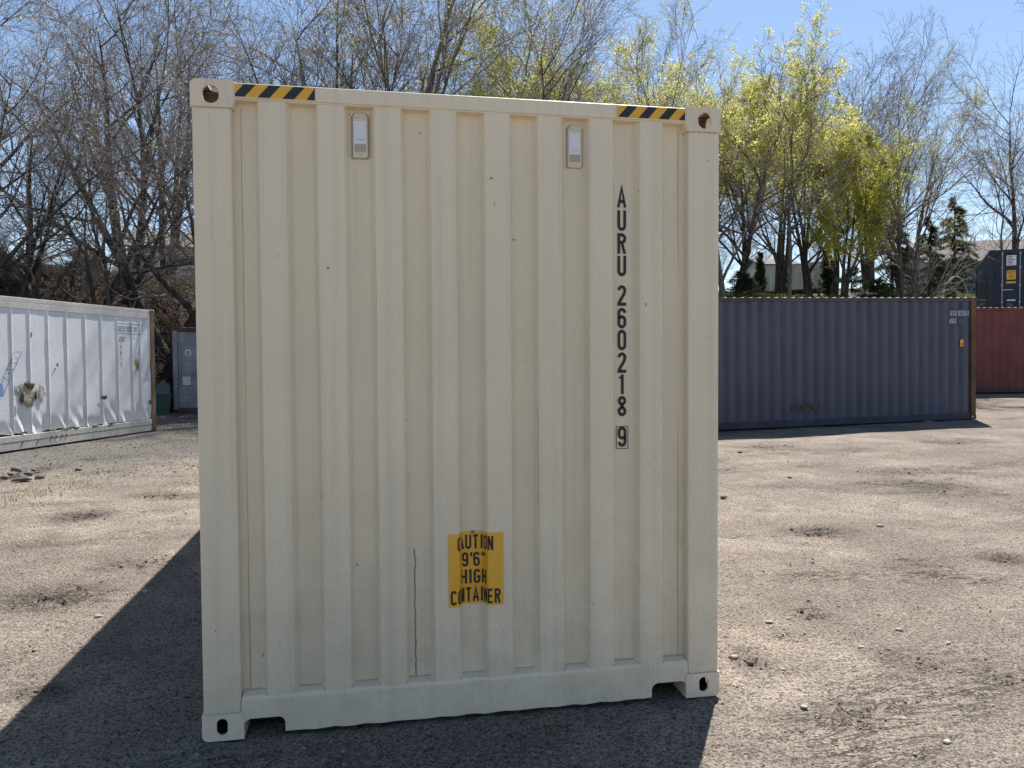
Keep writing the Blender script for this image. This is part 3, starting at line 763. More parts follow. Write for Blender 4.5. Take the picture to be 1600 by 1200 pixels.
# ------------------------------------------------------------------ white insulated container at the left
seams = [0.0, .36, .64, 1.13, 1.64, 2.13, 2.65, 3.14, 3.60, 4.02]
while seams[-1] < 11.6: seams.append(seams[-1]+.485)
seams.append(11.88)
def white_skin(root):
    H = 2.896; zb, ztp = .30, H-.225; nz = 44
    for k in range(len(seams)-1):
        y0, y1 = .155+seams[k], .155+seams[k+1]
        if k == 0: y0 = .155
        ny = 16 if k < 10 else 4; nzk = nz if k < 10 else 6
        V = []; F = []
        for j in range(nzk+1):
            z = zb+(ztp-zb)*j/nzk
            for i in range(ny+1):
                u = i/ny; y = y0+(y1-y0)*u
                edge = min(u, 1-u)*(y1-y0)
                fl = .004*(1-math.exp(-edge/.006))          # raised rib at each joint, skin set back
                d = .0125+fl+.001*math.sin(u*math.pi)
                d += .0012*math.sin(z*4+k)+.0009*math.sin(z*9+u*6+k*2.1)
                low = max(0, 1-(z-zb)/(.42+.2*math.sin(k*2.7)))
                # crumpled foot: creases as folded ridges
                ph = abs(((u*1.0+(z-zb)*1.1*(1 if k % 2 else -1)+k*.37) % 1.0)-.5)*2
                ph2 = abs(((u*1.7-(z-zb)*2.3+k*.71) % 1.0)-.5)*2
                d += low**1.2*(.05*ph+.035*ph2-.02)*(1.0 if edge > .01 else .4)*(.6+.6*abs(math.sin(k*1.9)))
                if k == 0: d += .035*max(0, math.sin(z*5.1+u*3))**2*(.4+.6*u)
                if k == 1: d += .02*max(0, math.sin(z*3.3+1+u*2))**3
                V.append((d, y, z+(.0 if j else .03*math.sin(u*5+k*2)*abs(math.sin(k*3.3)))))
        n = ny+1
        for j in range(nzk):
            for i in range(ny): F.append((j*n+i, j*n+i+1, (j+1)*n+i+1, (j+1)*n+i))
        link('side_panel', mesh_np('side_panel', V, F, smooth=True), WHITEP, root)
    for k, s_ in enumerate(seams[1:-1]):
        MB().box(.003, .014, .155+s_-.009, .155+s_+.009, zb+.02, ztp, .003, 1).build('rib', WHITEP, root)
        MB().box(.0085, .0145, .155+s_+.0095, .155+s_+.013, zb+.05, ztp).build('seam_gap', STENCIL_W, root)
    MB().box(.004, .05, .155, 12.04, ztp+.002, H-.102, .006).build('top_band', WHITE_RAIL, root)
    MB().box(.0, .06, .16, 12.03, .167, .285, .008).build('lower_band', WHITE_RAIL, root)
white = container('insulated_container', (-4.285, 16.2, .02), R(159.0), 12.192, 2.438, 2.896, (WHITEP, WHITE_RAIL, WHITE_RAIL, POSTRUST, WHITEP, POSTRUST),
                  'dented white insulated shipping container with crumpled lower panels at the left edge', skin=white_skin, flat_roof=True)
# markings on the side (y measured from the rusty post)
for a, b, c, d_ in ((.66, 1.32, 2.36, 2.362), (.66, 1.32, 2.24, 2.242)): pass
side_text(white, 'GESU 922 18', 1.255, 2.335, .135, STENCIL_K, .82, x=.0055, t=.11)
for z_ in (2.51, 2.285): MB().box(.0058, .0066, .45, 1.27, z_, z_+.012).build('stencil_rule', STENCIL_K, white)
side_text(white, '45R1', 1.25, 2.10, .125, STENCIL_K, .82, x=.0055, t=.11)
for k, ch in enumerate('4610'): side_text(white, ch, 1.2, 1.94-.13*k, .10, STENCIL_K, .9, x=.0055)
MB().box(.0052, .0066, .575, .685, 1.45, 1.70).build('yellow_sticker', plain('faded_sticker', (.34, .33, .10), .7), white)
MB().box(.0044, .0050, .60, .66, 1.50, 1.63).build('sticker_mark', STENCIL_K, white)
def ribb(parent, name, pts, t, mat, x):
    bm = bmesh.new(); ribbon(bm, pts, t, lambda u, v, o: (x, u, v), 0)
    me = bpy.data.meshes.new(name); bm.to_mesh(me); bm.free(); return link(name, me, mat, parent)
# blue ladder emblem: slanted pair of rails with rungs
def yz(px, py):
    # photo pixel on the white side plane -> local (y, z)
    ang = R(159.0); ex = np.array([math.cos(ang), math.sin(ang), 0]); ey = np.array([-math.sin(ang), math.cos(ang), 0])
    o = np.array([-4.285, 16.2, .02]); d = AR*((px-800)/FPX)-AU*((py-600)/FPX)+AF
    t = np.dot(o-CAM, ex)/np.dot(d, ex); p = CAM+d*t-o; return float(p@ey), float(p[2])
lad = empty('ladder_emblem'); lad.parent = white
ribb(white, 'emblem_line', [yz(22, 551), yz(2, 602)], .012, LOGOBLUE, .0050)
ribb(white, 'emblem_line', [yz(34, 551), yz(6, 617)], .012, LOGOBLUE, .0050)
ribb(white, 'emblem_line', [yz(22, 550), yz(36, 550)], .012, LOGOBLUE, .0042)
bpy.data.objects.remove(lad)
for (a, b) in (((16, 566), (27, 568)), ((10, 578), (22, 577)), ((6, 590), (15, 596)), ((20, 556), (16, 573)), ((12, 583), (18, 583))):
    ribb(white, 'emblem_line', [yz(*a), yz(*b)], .010, STENCIL_K, .0036)
ribb(white, 'emblem_line', [yz(-6, 600), yz(2, 604), yz(3, 620)], .09, LOGOBLUE, .0036)
cy_, cz_ = yz(25.5, 610.5)
ribb(white, 'registered_mark', [(cy_+.075*math.cos(t), cz_+.085*math.sin(t)) for t in np.linspace(0, 2*math.pi, 25)], .009, STENCIL_K, .0044)
bm = bmesh.new(); glyph(bm, 'R', lambda u, v, o: (.0044-o, cy_+.032-u*.16, cz_-.05+v*.105), .12)
me = bpy.data.meshes.new('registered_mark'); bm.to_mesh(me); bm.free(); link('registered_mark', me, STENCIL_K, white)
# torn holes with exposed insulation
def blob(parent, name, cx, cy, hw, hh, mat, x, seed, depth=.02, n=26):
    r_ = random.Random(seed); P_ = []; n = n if n < 20 else 44
    ph_ = [r_.uniform(0, 6.28) for _ in range(6)]
    for k in range(n):
        a = 2*math.pi*k/n; rr = 1+.16*math.sin(2*a+ph_[0])+.12*math.sin(3*a+ph_[1])+.09*math.sin(5*a+ph_[2])+.06*math.sin(9*a+ph_[3])+r_.uniform(-.05, .05)
        P_.append((cx+hw*rr*math.cos(a), cy+hh*rr*math.sin(a)))
    bm = bmesh.new(); c = bm.verts.new((x+depth, cx, cy)); vs = [bm.verts.new((x, a, b)) for a, b in P_]
    mid = [bm.verts.new((x+depth*r_.uniform(.3, 1)-.004, cx+(a-cx)*.6, cy+(b-cy)*.6)) for a, b in P_]
    for k in range(n):
        bm.faces.new((vs[k], vs[(k+1) % n], mid[(k+1) % n], mid[k])); bm.faces.new((mid[k], mid[(k+1) % n], c))
    me = bpy.data.meshes.new(name); bm.to_mesh(me); bm.free(); return link(name, me, mat, parent)
a, b = yz(44, 618); blob(white, 'torn_patch', a, b, .19, .24, INSUL, .0030, 1, -.008)
a, b = yz(46, 602); blob(white, 'hole', a, b, .13, .065, INSUL_D, -.0065, 2, -.012)
a, b = yz(55, 618); blob(white, 'hole', a, b, .028, .09, INSUL_D, -.012, 3, -.01)
a, b = yz(34, 622); blob(white, 'hole', a, b, .05, .10, INSUL_D, -.012, 9, -.01)
a, b = yz(66, 612); blob(white, 'torn_patch', a, b, .10, .17, WHITE_RAIL, .0015, 19, -.004)
a, b = yz(163, 621); blob(white, 'hole', a, b, .085, .048, INSUL_D, .0010, 4, .0)
a, b = yz(49, 523); blob(white, 'hole', a, b, .018, .05, INSUL_D, .0030, 5, .0)
a, b = yz(90, 570); blob(white, 'hole', a, b, .022, .035, INSUL_D, .0030, 6, .0, 9)
a, b = yz(87, 576); blob(white, 'hole', a, b, .018, .02, INSUL_D, .0030, 7, .0, 7)
a, b = yz(235, 628); blob(white, 'hole', a, b, .045, .06, STENCIL_K, .0030, 8, .0)
for px_ in (82, 100, 107, 148, 173, 120, 38):
    a, b = yz(px_, 679-(px_-38)*.09-3); blob(white, 'rust_tear', a, b, .09, .018, INSUL_D, .0002, px_, .0)
for px_, yy_ in ((81, 683), (88, 682), (97, 681), (104, 680), (35, 692), (60, 689)):
    a, b = yz(px_, yy_); MB().box(-.0032, -.0006, a-.012, a+.016, b-.035, b+.03).build('rust_mark', RUSTY, white)

# ------------------------------------------------------------------ door ends (grey at left, navy at right)
def door_end(root, W, H, mat, mat_frame, bars, zoff=0):
    MB().box(.166, W-.166, .004, .10, H-.16, H-.012, .006).build('door_header', mat_frame, root)
    MB().box(.166, W-.166, .004, .10, .015, .15, .006).build('door_sill', mat_frame, root)
    for s in (0, 1):
        x0, x1 = (.17, W/2-.006) if not s else (W/2+.006, W-.17)
        d = MB(); d.box(x0, x1, .034, .07, .165, H-.17, .004)
        door = d.build('door', mat, root)
        fr = .07
        pz = np.linspace(.165, H-.17, 6)
        for k in range(5):
            MB().box(x0+.09, x1-.09, .026, .036, pz[k]+.06, pz[k+1]-.06, .012, 1).build('door_panel', mat, door)
        for hz in (.40, 1.0, 1.65, 2.4):
            hx = x0+.0 if not s else x1-.0
            MB().box(hx-.055, hx+.055, .0, .03, hz, hz+.06, .005, 1).build('hinge', mat, door)
        for bx in bars[s]:
            bar = MB(); bar.tube([(bx, .008, .10), (bx, .008, H-.09)], .017, 8); bb = bar.build('locking_bar', STEEL if mat is NAVY else mat, door)
            for z_ in (.14, .62, 1.25, 1.9, H-.17): MB().box(bx-.035, bx+.035, -.012, .026, z_-.022, z_+.022, .004, 1).build('bar_bracket', STEEL if mat is NAVY else mat, bb)
            MB().box(bx, bx+.34 if bx < W/2 and (bx-x0) < .5 else bx-.0+.02, -.022, -.006, 1.06 if bx-x0 < .5 else 1.2, 1.10 if bx-x0 < .5 else 1.24, .004, 1).build('handle', STEEL if mat is NAVY else mat, bb)
grey = container('shipping_container', (-5.74, 24.1, -.06), 0, 6.058, 2.438, 2.896, (GREYP, MAROON, MAROON, GREYP, ROOF, MAROON),
                 'weathered grey shipping container, doors facing out, at the foot of the leafy bank', doors=True)
door_end(grey, 2.438, 2.896, GREYP, MAROON, ((.84, 1.1), (1.34, 1.9)))
def ringmark(parent, cx, cz, r, t, mat, y, a0=0, a1=360):
    bm = bmesh.new(); pts = [(cx+r*math.cos(R(a)), cz+r*1.15*math.sin(R(a))) for a in np.linspace(a0, a1, 22)]
    ribbon(bm, pts, t, lambda u, v, o: (u, y, v), 0); me = bpy.data.meshes.new('chalk_ring'); bm.to_mesh(me); bm.free(); link('chalk_ring', me, mat, parent)
ringmark(grey, .49, 2.03, .085, .035, WHITE_V, .020, -60, 250)
MB().box(.30, .55, .018, .0245, .92, 1.22).build('placard', STENCIL_W, grey)
MB().box(.26, .60, .0135, .0175, .90, .93).build('placard_rim', RUSTY, grey)
# navy
nv0 = pd(1546, 391, 29.0)
navy = container('shipping_container', (float(nv0[0]), float(nv0[1]), float(nv0[2])-2.591), R(-47.4+10), 6.058, 2.438, 2.591, (NAVY, NAVY, NAVY, NAVY, ROOF, NAVY),
                 'navy blue shipping container with silver locking bars and door placards, above the red one', doors=True)
door_end(navy, 2.438, 2.591, NAVY, NAVY, ((.42, .98), (1.36, 1.95)))
pl = MB(); pl.box(.55, .86, .015, .021, 1.98, 2.36); p_ = pl.build('white_placard', WHITE_V, navy)
for k in range(6): MB().box(.58, .58+.24*random.uniform(.6, 1), .011, .0145, 2.02+.055*k, 2.045+.055*k).build('printed_line', STENCIL_K, p_)
pl = MB(); pl.box(.56, .85, .015, .021, 1.46, 1.80); p_ = pl.build('caution_placard', YEL, navy)
for k, s_ in enumerate(("CAUTION", "9'6''", "HIGH")):
    t_ = text_mesh(s_, .02, .8); mx = max(v.co.x for v in t_.vertices)
    for v in t_.vertices: v.co = Vector((.705+v.co.x*.085, .0135, 1.71-.085*k+v.co.y*.085))
    link('lettering', t_, SIGNTXT, p_)
MB().box(.55, .86, .015, .021, 1.32, 1.39).build('yellow_strip', YEL, navy)
MB().box(.58, .85, .012, .021, .66, .72).build('white_strip', WHITE_V, navy)
MB().box(.58, .78, .015, .021, .36, .58).build('faded_label', STENCIL_K, navy)
MB().box(1.50, 1.80, .015, .021, 2.16, 2.25).build('white_strip', WHITE_V, navy)
for k in range(3): MB().box(1.52, 1.80, .015, .021, 1.40+.14*k, 1.49+.14*k).build('white_strip', WHITE_V, navy)

# ------------------------------------------------------------------ green bin beside the grey container
bx_, by_ = -6.15, 24.05
bin_ = empty('waste_bin', (bx_, by_, gz(bx_, by_)-.02), R(8), 'small dark green bin under a grey tarp, at the left of the grey container doors', 'bin')
m_g = plain('green_plastic', (.015, .06, .04), .5)
mb = MB(); mb.prism([(-.30, 0), (.30, 0), (.36, .62), (-.36, .62)], 'y', -.3, .3); mb.build('body', m_g, bin_)
MB().box(-.38, .38, -.32, .32, .622, .67, .01).build('rim', m_g, bin_)
mb = MB(); mb.prism([(-.30, .672), (.34, .672), (.32, .95), (.12, 1.15), (-.05, 1.0)], 'y', -.25, .28); mb.build('tarp_cover', plain('grey_tarp', (.11, .12, .12), .7, var=.3), bin_)

# ------------------------------------------------------------------ houses, trailer, shed
SIDING = paint('grey_siding', (.20, .21, .23), .08, streak=.1); SHING = paint('roof_shingle', (.17, .15, .14), .12, rough=.9, streak=.15)
TRIM = plain('white_trim', (.7, .7, .7), .5); GLASS = newmat('window_glass')[0]
GLASS.node_tree.nodes['Principled BSDF'].inputs['Base Color'].default_value = (.03, .04, .05, 1); GLASS.node_tree.nodes['Principled BSDF'].inputs['Roughness'].default_value = .08
def house(name, loc, rz, w_, d_, eave, ridge, mat, label, wins, door=None, roofm=SHING):
    h = empty(name, loc, rz, label, 'house')
    mb = MB(); n = 0
    mb.prism([(0, 0), (d_, 0), (d_, eave), (d_/2, ridge-.1), (0, eave)], 'x', 0, w_); mb.build('wall', mat, h)
    for z_ in np.arange(.25, eave, .25): MB().box(-.02, w_+.02, -.022, -.004, z_-.02, z_).build('siding_board', mat, h)
    o = .45
    for s in (0, 1):
        y0, y1 = (-o, d_/2) if not s else (d_/2, d_+o)
        zlow = eave-.05; 
        pts = [(y0, zlow), (y1, ridge), (y1, ridge+.14), (y0, zlow+.14)] if not s else [(y0, ridge), (y1, zlow), (y1, zlow+.14), (y0, ridge+.14)]
        mb = MB(); mb.prism(pts, 'x', -o, w_+o); mb.build('roof', roofm, h)
    MB().tube([(w_*.3, d_*.3, eave), (w_*.3, d_*.3, ridge+.15)], .06, 8).build('vent_pipe', TRIM, h)
    for (x, z, ww, hh) in wins:
        f_ = MB(); 
        for b_ in ((x-.09, x, z-.09, z+hh+.09), (x+ww, x+ww+.09, z-.09, z+hh+.09), (x, x+ww, z-.09, z), (x, x+ww, z+hh, z+hh+.09)): f_.box(b_[0], b_[1], -.07, -.024, b_[2], b_[3])
        fr = f_.build('window', TRIM, h)
        MB().box(x, x+ww, -.04, -.025, z, z+hh).build('pane', GLASS, fr)
        MB().box(x+ww/2-.02, x+ww/2+.02, -.06, -.041, z, z+hh).build('muntin', TRIM, fr)
    return h
x_, y_ = px2xy(1450, 58)
house('house', (x_, y_, gz(x_, y_)-.1), R(-22), 13, 7.5, 2.5, 4.5, SIDING, 'low grey house with shingled roof and white window frames, above the blue container', [(.5, .95, .75, 1.15), (4.6, 1.0, 1.2, 1.1), (8.5, 1.0, 1.2, 1.1)])
x_, y_ = px2xy(203, 60)
house('house', (x_, y_, gz(x_, y_)-.1), R(4), 5.5, 7, 2.7, 4.3, paint('blue_grey_siding', (.23, .26, .30), .08), 'pale blue grey house seen through bare branches above the white container', [(1.3, 1.3, .9, .8), (3.9, 1.3, .9, .8)])
x_, y_ = px2xy(1192, 66)
house('house', (x_, y_, gz(x_, y_)-.1), R(-10), 2.6, 5, 2.8, 3.6, paint('white_siding', (.55, .57, .60), .05), 'small white house glimpsed between tree trunks left of the old trailer', [(.9, 1.2, .6, .9)])
# old box trailer on timbers
x_, y_ = px2xy(1285, 50); zt_ = gz(x_, y_)
TRL = paint('old_white_trailer', (.74, .70, .64), .12, rust=.22, rustcol=(.22, .12, .07), streak=.7, dirt=(.28, .24, .19), dirtamt=.4, rough=.8)
tr = empty('box_trailer', (x_, y_, zt_), R(38), 'old streaked white box trailer parked among trees on the slope behind the blue container', 'trailer')
zb_ = 1.68+(560-452)*50/1204-zt_
hgt = 1.65
mb = MB(); mb.box(0, 2.4, 0, 4.6, zb_, zb_+hgt, .03); mb.build('body', TRL, tr)
for k in range(13):
    MB().box(-.03, -.002, .12+k*.35, .16+k*.35, zb_+.06, zb_+hgt-.06).build('side_rib', TRL, tr)
for k in range(6):
    MB().box(.2+k*.38, .24+k*.38, -.03, -.002, zb_+.06, zb_+hgt-.06).build('side_rib', TRL, tr)
MB().box(-.04, 2.44, -.04, 4.64, zb_+hgt+.002, zb_+hgt+.06, .01).build('roof_edge', TRL, tr)
MB().box(.1, 2.3, .1, 4.5, zb_-.16, zb_-.002).build('chassis', MAROON, tr)
for lx in (.25, 2.1):
    for ly in (.3, 2.3, 4.2): MB().box(lx, lx+.14, ly, ly+.14, -.3, zb_-.162).build('leg', RUSTY, tr)
for ly in (3.1, 3.9):
    for lx in (.05, 2.1):
        MB().tube([(lx, ly, .42), (lx+.25, ly, .42)], .42, 20).build('wheel', DARK, tr)
x_, y_ = px2xy(1173, 54)
sh = empty('shed', (x_, y_, gz(x_, y_)), R(-15), 'low dark grey shed with flat roof behind the trunks, left of the old trailer', 'shed')
MB().box(0, 1.6, 0, 2, 0, 1.35).build('wall', plain('dark_boards', (.07, .065, .065), .8), sh)
MB().box(-.1, 1.7, -.15, 2.1, 1.352, 1.43).build('roof', plain('felt_roof', (.20, .19, .18), .9), sh)
# small white car up on the left slope
x_, y_ = px2xy(240, 46); 
cr = empty('parked_car', (x_, y_, gz(x_, y_)-.02), R(12), 'white car glimpsed through the branches at the top of the left bank', 'car')
WC = plain('white_car_paint', (.72, .73, .75), .25, var=.02)
mb = MB(); mb.prism([(-.2, .3), (4.1, .3), (4.15, .75), (3.9, .88), (3.05, .95), (2.45, 1.4), (.9, 1.42), (.25, .98), (-.15, .9)], 'y', 0, 1.65)
mb.build('body', WC, cr)
mb = MB(); mb.prism([(.45, .98), (2.85, .98), (2.40, 1.34), (.98, 1.36)], 'y', -.012, -.002); mb.build('side_window', GLASS, cr)
for wx in (.65, 3.25): 
    wl = MB().tube([(wx, -.03, .31), (wx, .2, .31)], .31, 18).build('wheel', DARK, cr)
    MB().tube([(wx, -.045, .31), (wx, -.032, .31)], .18, 12).build('rim', STEEL, wl)

# ------------------------------------------------------------------ trees
def bark(name, a, b, sc=9):
    m, nt, bs = newmat(name); v = coords(nt, (1, 1, .3))
    c = mix(nt, ramp(nt, noise(nt, v, sc, 7, .7), [(.35, 0.0), (.65, 1.0)]), a, b)
    nt.links.new(c, bs.inputs['Base Color']); bs.inputs['Roughness'].default_value = .9; bs.inputs['Specular IOR Level'].default_value = .2
    bump(nt, noise(nt, v, sc*3, 6, .7), .7, .03, bs); return m
BARK = bark('dark_bark', (.032, .027, .024), (.10, .086, .078))
BARK2 = bark('grey_bark', (.07, .06, .05), (.20, .175, .15))
TWIG = plain('twigs', (.20, .17, .16), .85, var=.25, scale=3)
TWIG2 = plain('pale_twigs', (.25, .205, .185), .85, var=.25, scale=3)
def leafmat(name, a, b, tr=.5):
    m, nt, bs = newmat(name); nt.nodes.remove(bs)
    oi = N(nt, 'ShaderNodeNewGeometry'); v = coords(nt)
    c = mix(nt, ramp(nt, noise(nt, v, 1.1, 4), [(.35, 0.0), (.65, 1.0)]), a, b)
    rp = mth(nt, 'MULTIPLY_ADD', oi.outputs['Random Per Island'], .5, .75)
    c = mix(nt, 1.0, c, rp, 'MULTIPLY')
    d = N(nt, 'ShaderNodeBsdfDiffuse'); t = N(nt, 'ShaderNodeBsdfTranslucent'); mx = N(nt, 'ShaderNodeMixShader'); mx.inputs[0].default_value = tr
    nt.links.new(c, d.inputs[0]); nt.links.new(c, t.inputs[0]); nt.links.new(d.outputs[0], mx.inputs[1]); nt.links.new(t.outputs[0], mx.inputs[2])
    nt.links.new(mx.outputs[0], nt.nodes['Material Output'].inputs[0]); return m
BUD_Y = leafmat('yellow_green_buds', (.55, .54, .15), (.72, .70, .27), .55)
BUD_P = leafmat('pale_green_buds', (.44, .46, .18), (.60, .58, .28), .5)
LEAF_G = leafmat('green_young_leaves', (.34, .35, .07), (.60, .58, .13), .55)
NEEDLE = leafmat('conifer_needles', (.040, .058, .028), (.095, .115, .050), .35)
BLOSSOM = leafmat('white_blossom', (.55, .55, .55), (.75, .73, .70), .4)
BRUSHG = leafmat('brush_leaves', (.05, .07, .02), (.12, .14, .04), .4)
LITTER = leafmat('leaf_litter', (.10, .065, .04), (.26, .19, .13), .2)

def tubes(P, Rr, k):
    """P (n, s, 3) polylines, Rr (n, s) radii -> verts, quads"""
    n, s, _ = P.shape
    T = np.empty_like(P); T[:, 1:-1] = P[:, 2:]-P[:, :-2]; T[:, 0] = P[:, 1]-P[:, 0]; T[:, -1] = P[:, -1]-P[:, -2]
    T /= np.linalg.norm(T, axis=2, keepdims=True)+1e-9
    ref = np.where(np.abs(T[..., 2:3]) < .9, np.array([0, 0, 1.]), np.array([1., 0, 0]))
    ref = np.repeat(ref[:, :1], s, 1)
    a = np.cross(T, ref); a /= np.linalg.norm(a, axis=2, keepdims=True)+1e-9; b = np.cross(T, a)
    ang = np.arange(k)*2*np.pi/k
    V = P[:, :, None]+(a[:, :, None]*np.cos(ang)[None, None, :, None]+b[:, :, None]*np.sin(ang)[None, None, :, None])*Rr[:, :, None, None]
    idx = np.arange(n*s*k).reshape(n, s, k)
    i0 = idx[:, :-1]; i1 = idx[:, 1:]
    F = np.stack([i0, np.roll(i0, -1, 2), np.roll(i1, -1, 2), i1], -1).reshape(-1, 4)
    return V.reshape(-1, 3), F
def unit(v): return v/(np.linalg.norm(v, axis=-1, keepdims=True)+1e-9)
def grow(g, P0, D0, L, R0, ns, wander, trop, taper=.55):
    n = len(P0); P = np.empty((n, ns+1, 3)); P[:, 0] = P0; D = unit(D0); T = np.empty((n, ns+1, 3)); T[:, 0] = D
    for s in range(ns):
        D = unit(D+g.normal(0, wander, (n, 3))+np.array([0, 0, trop])); P[:, s+1] = P[:, s]+D*(L/ns)[:, None]; T[:, s+1] = D
    Rr = R0[:, None]*(1-(1-taper)*np.linspace(0, 1, ns+1)[None])
    return P, T, Rr
def spawn(g, P, T, Rr, L, nch, tmin, ang, lfac, rfac, tmax=1.0):
    n, s1, _ = P.shape; ns = s1-1
    pi = np.repeat(np.arange(n), nch); m = len(pi)
    t = tmin+(tmax-tmin)*((np.tile(np.arange(nch), n)+g.random(m))/nch)
    f = np.clip(t*ns, 0, ns-1e-4); i = f.astype(int); fr = (f-i)[:, None]
    p = P[pi, i]*(1-fr)+P[pi, i+1]*fr; d = unit(T[pi, i]*(1-fr)+T[pi, i+1]*fr)
    r = Rr[pi, i]*(1-fr[:, 0])+Rr[pi, i+1]*fr[:, 0]
    rv = g.normal(0, 1, (m, 3)); perp = unit(rv-d*(rv*d).sum(1, keepdims=True))
    a = np.radians(g.normal(ang, ang*.22, m))[:, None]
    nd = d*np.cos(a)+perp*np.sin(a)
    ln = L[pi]*lfac*(1.15-.55*t)*g.uniform(.7, 1.2, m)
    return p, nd, ln, np.minimum(r*rfac, r*.95)*g.uniform(.8, 1.1, m), t
def make_tree(seed, H=11, stems=1, r0=.22, lean=.08, spread=40, upness=.10, clear=.25, lv=(7, 6, 6, 6), tw=.0052, leaves=0, leafmat_=None, leafsize=.05, leafz=(0, 1), mats=(BARK, TWIG), wander=.13, drop=1.0, stemang=14, w1=None):
    g = np.random.default_rng(seed)
    az = g.uniform(0, 6.28, stems); st = np.radians(stemang if stems > 1 else lean*60)
    D0 = np.stack([np.cos(az)*np.sin(st), np.sin(az)*np.sin(st), np.full(stems, np.cos(st))], 1)
    P0 = np.stack([np.cos(az)*r0*.6*(stems > 1), np.sin(az)*r0*.6*(stems > 1), np.full(stems, -.3)], 1)
    L = np.full(stems, H*.80)*g.uniform(.8, 1.05, stems); R0 = np.full(stems, r0)*g.uniform(.7, 1., stems)
    P, T, Rr = grow(g, P0, D0, L, R0, 14, wander*.55, .03, .07)
    Rr[:, 0] *= 1.35
    tv, tf = [], []; cv, cf = [], []; off = [0, 0]
    def add(V, F, which):
        (tv if which == 0 else cv).append(V); (tf if which == 0 else cf).append(F+off[which]); off[which] += len(V)
    V, F = tubes(P, Rr, 9); add(V, F, 0)
    p, d, l, r, t = spawn(g, P, T, Rr, L, lv[0], clear, spread*1.15, .62, .58)
    P1, T1, R1 = grow(g, p, d, l, np.maximum(r, .025), 9, wander, upness, .12); V, F = tubes(P1, R1, 6); add(V, F, 0)
    p, d, l2, r, t = spawn(g, P1, T1, R1, l, lv[1], .15, spread*.95, .52, .55)
    P2, T2, R2 = grow(g, p, d, l2, np.maximum(r, .012), 7, wander*1.15, upness*.45, .35); V, F = tubes(P2, R2, 4); add(V, F, 1)
    # stem tops also carry twigs
    p, d, l3, r, t = spawn(g, P2, T2, R2, l2, lv[2], .1, spread*.95, .55, .6)
    pe, de, le, re, te = spawn(g, P, T, Rr, L*.5, lv[2]*2, .6, spread*.7, .4, .3)
    pf, df, lf, rf, te = spawn(g, P1, T1, R1, l*.7, lv[2], .3, spread*.9, .45, .4)
    p = np.concatenate([p, pe, pf]); d = np.concatenate([d, de, df]); l3 = np.concatenate([l3, le, lf]); r = np.concatenate([r, re, rf])
    P3, T3, R3 = grow(g, p, d, l3, np.clip(r, tw*1.2, .016), 5, wander*1.3, upness*.15, .5); V, F = tubes(P3, R3, 3); add(V, F, 1)
    p, d, l4, r, t = spawn(g, P3, T3, R3, l3, lv[3], .1, spread, .55, .7)
    l4 = np.maximum(l4, .18)
    P4, T4, R4 = grow(g, p, d, l4, np.full(len(p), tw), 3, wander*1.4, upness*.1, .45); V, F = tubes(P4, R4, 3); add(V, F, 1)
    tm = mesh_np('trunk', np.concatenate(tv), np.concatenate(tf), smooth=True); cm = mesh_np('crown', np.concatenate(cv), np.concatenate(cf))
    tm.materials.append(mats[0]); cm.materials.append(mats[1])
    lm = None
    if leaves:
        top = P4[:, -1, 2].max(); zz = P4[:, -1, 2]/top
        # clumped probability: some boughs have leafed out, others not
        c = P4[:, -1]; cl = np.sin(c[:, 0]*1.7+seed)*np.sin(c[:, 1]*1.5+seed*2)*np.sin(c[:, 2]*1.3)
        pr = np.clip(.6+cl*.9, .05, 1)*((zz > leafz[0]) & (zz < leafz[1])); pr /= pr.sum()
        pi = g.choice(len(P4), leaves, p=pr); si = g.integers(1, 4, leaves)
        ctr = P4[pi, si]+g.normal(0, leafsize*.9, (leaves, 3))
        a = unit(g.normal(0, 1, (leaves, 3))); b = unit(np.cross(a, g.normal(0, 1, (leaves, 3))))
        sz = leafsize*g.uniform(.5, 1.2, leaves)[:, None]
        V = np.stack([ctr-a*sz, ctr-b*sz*.55, ctr+a*sz, ctr+b*sz*.55], 1).reshape(-1, 3)
        F = np.arange(leaves*4).reshape(-1, 4); lm = mesh_np('leaves', V, F); lm.materials.append(leafmat_)
    return tm, cm, lm
def plant_tree(name, meshes, loc, rz, sc, label, group, cat='tree', sz=None):
    t = empty(name, loc, rz, label, cat, group); t.scale = (sc, sc, sz or sc)
    tr_ = link('trunk', meshes[0], [], t); c_ = link('crown', meshes[1], [], t)
    if meshes[2]: l_ = link('leaves', meshes[2], [], t); l_['kind'] = 'stuff'
    return t
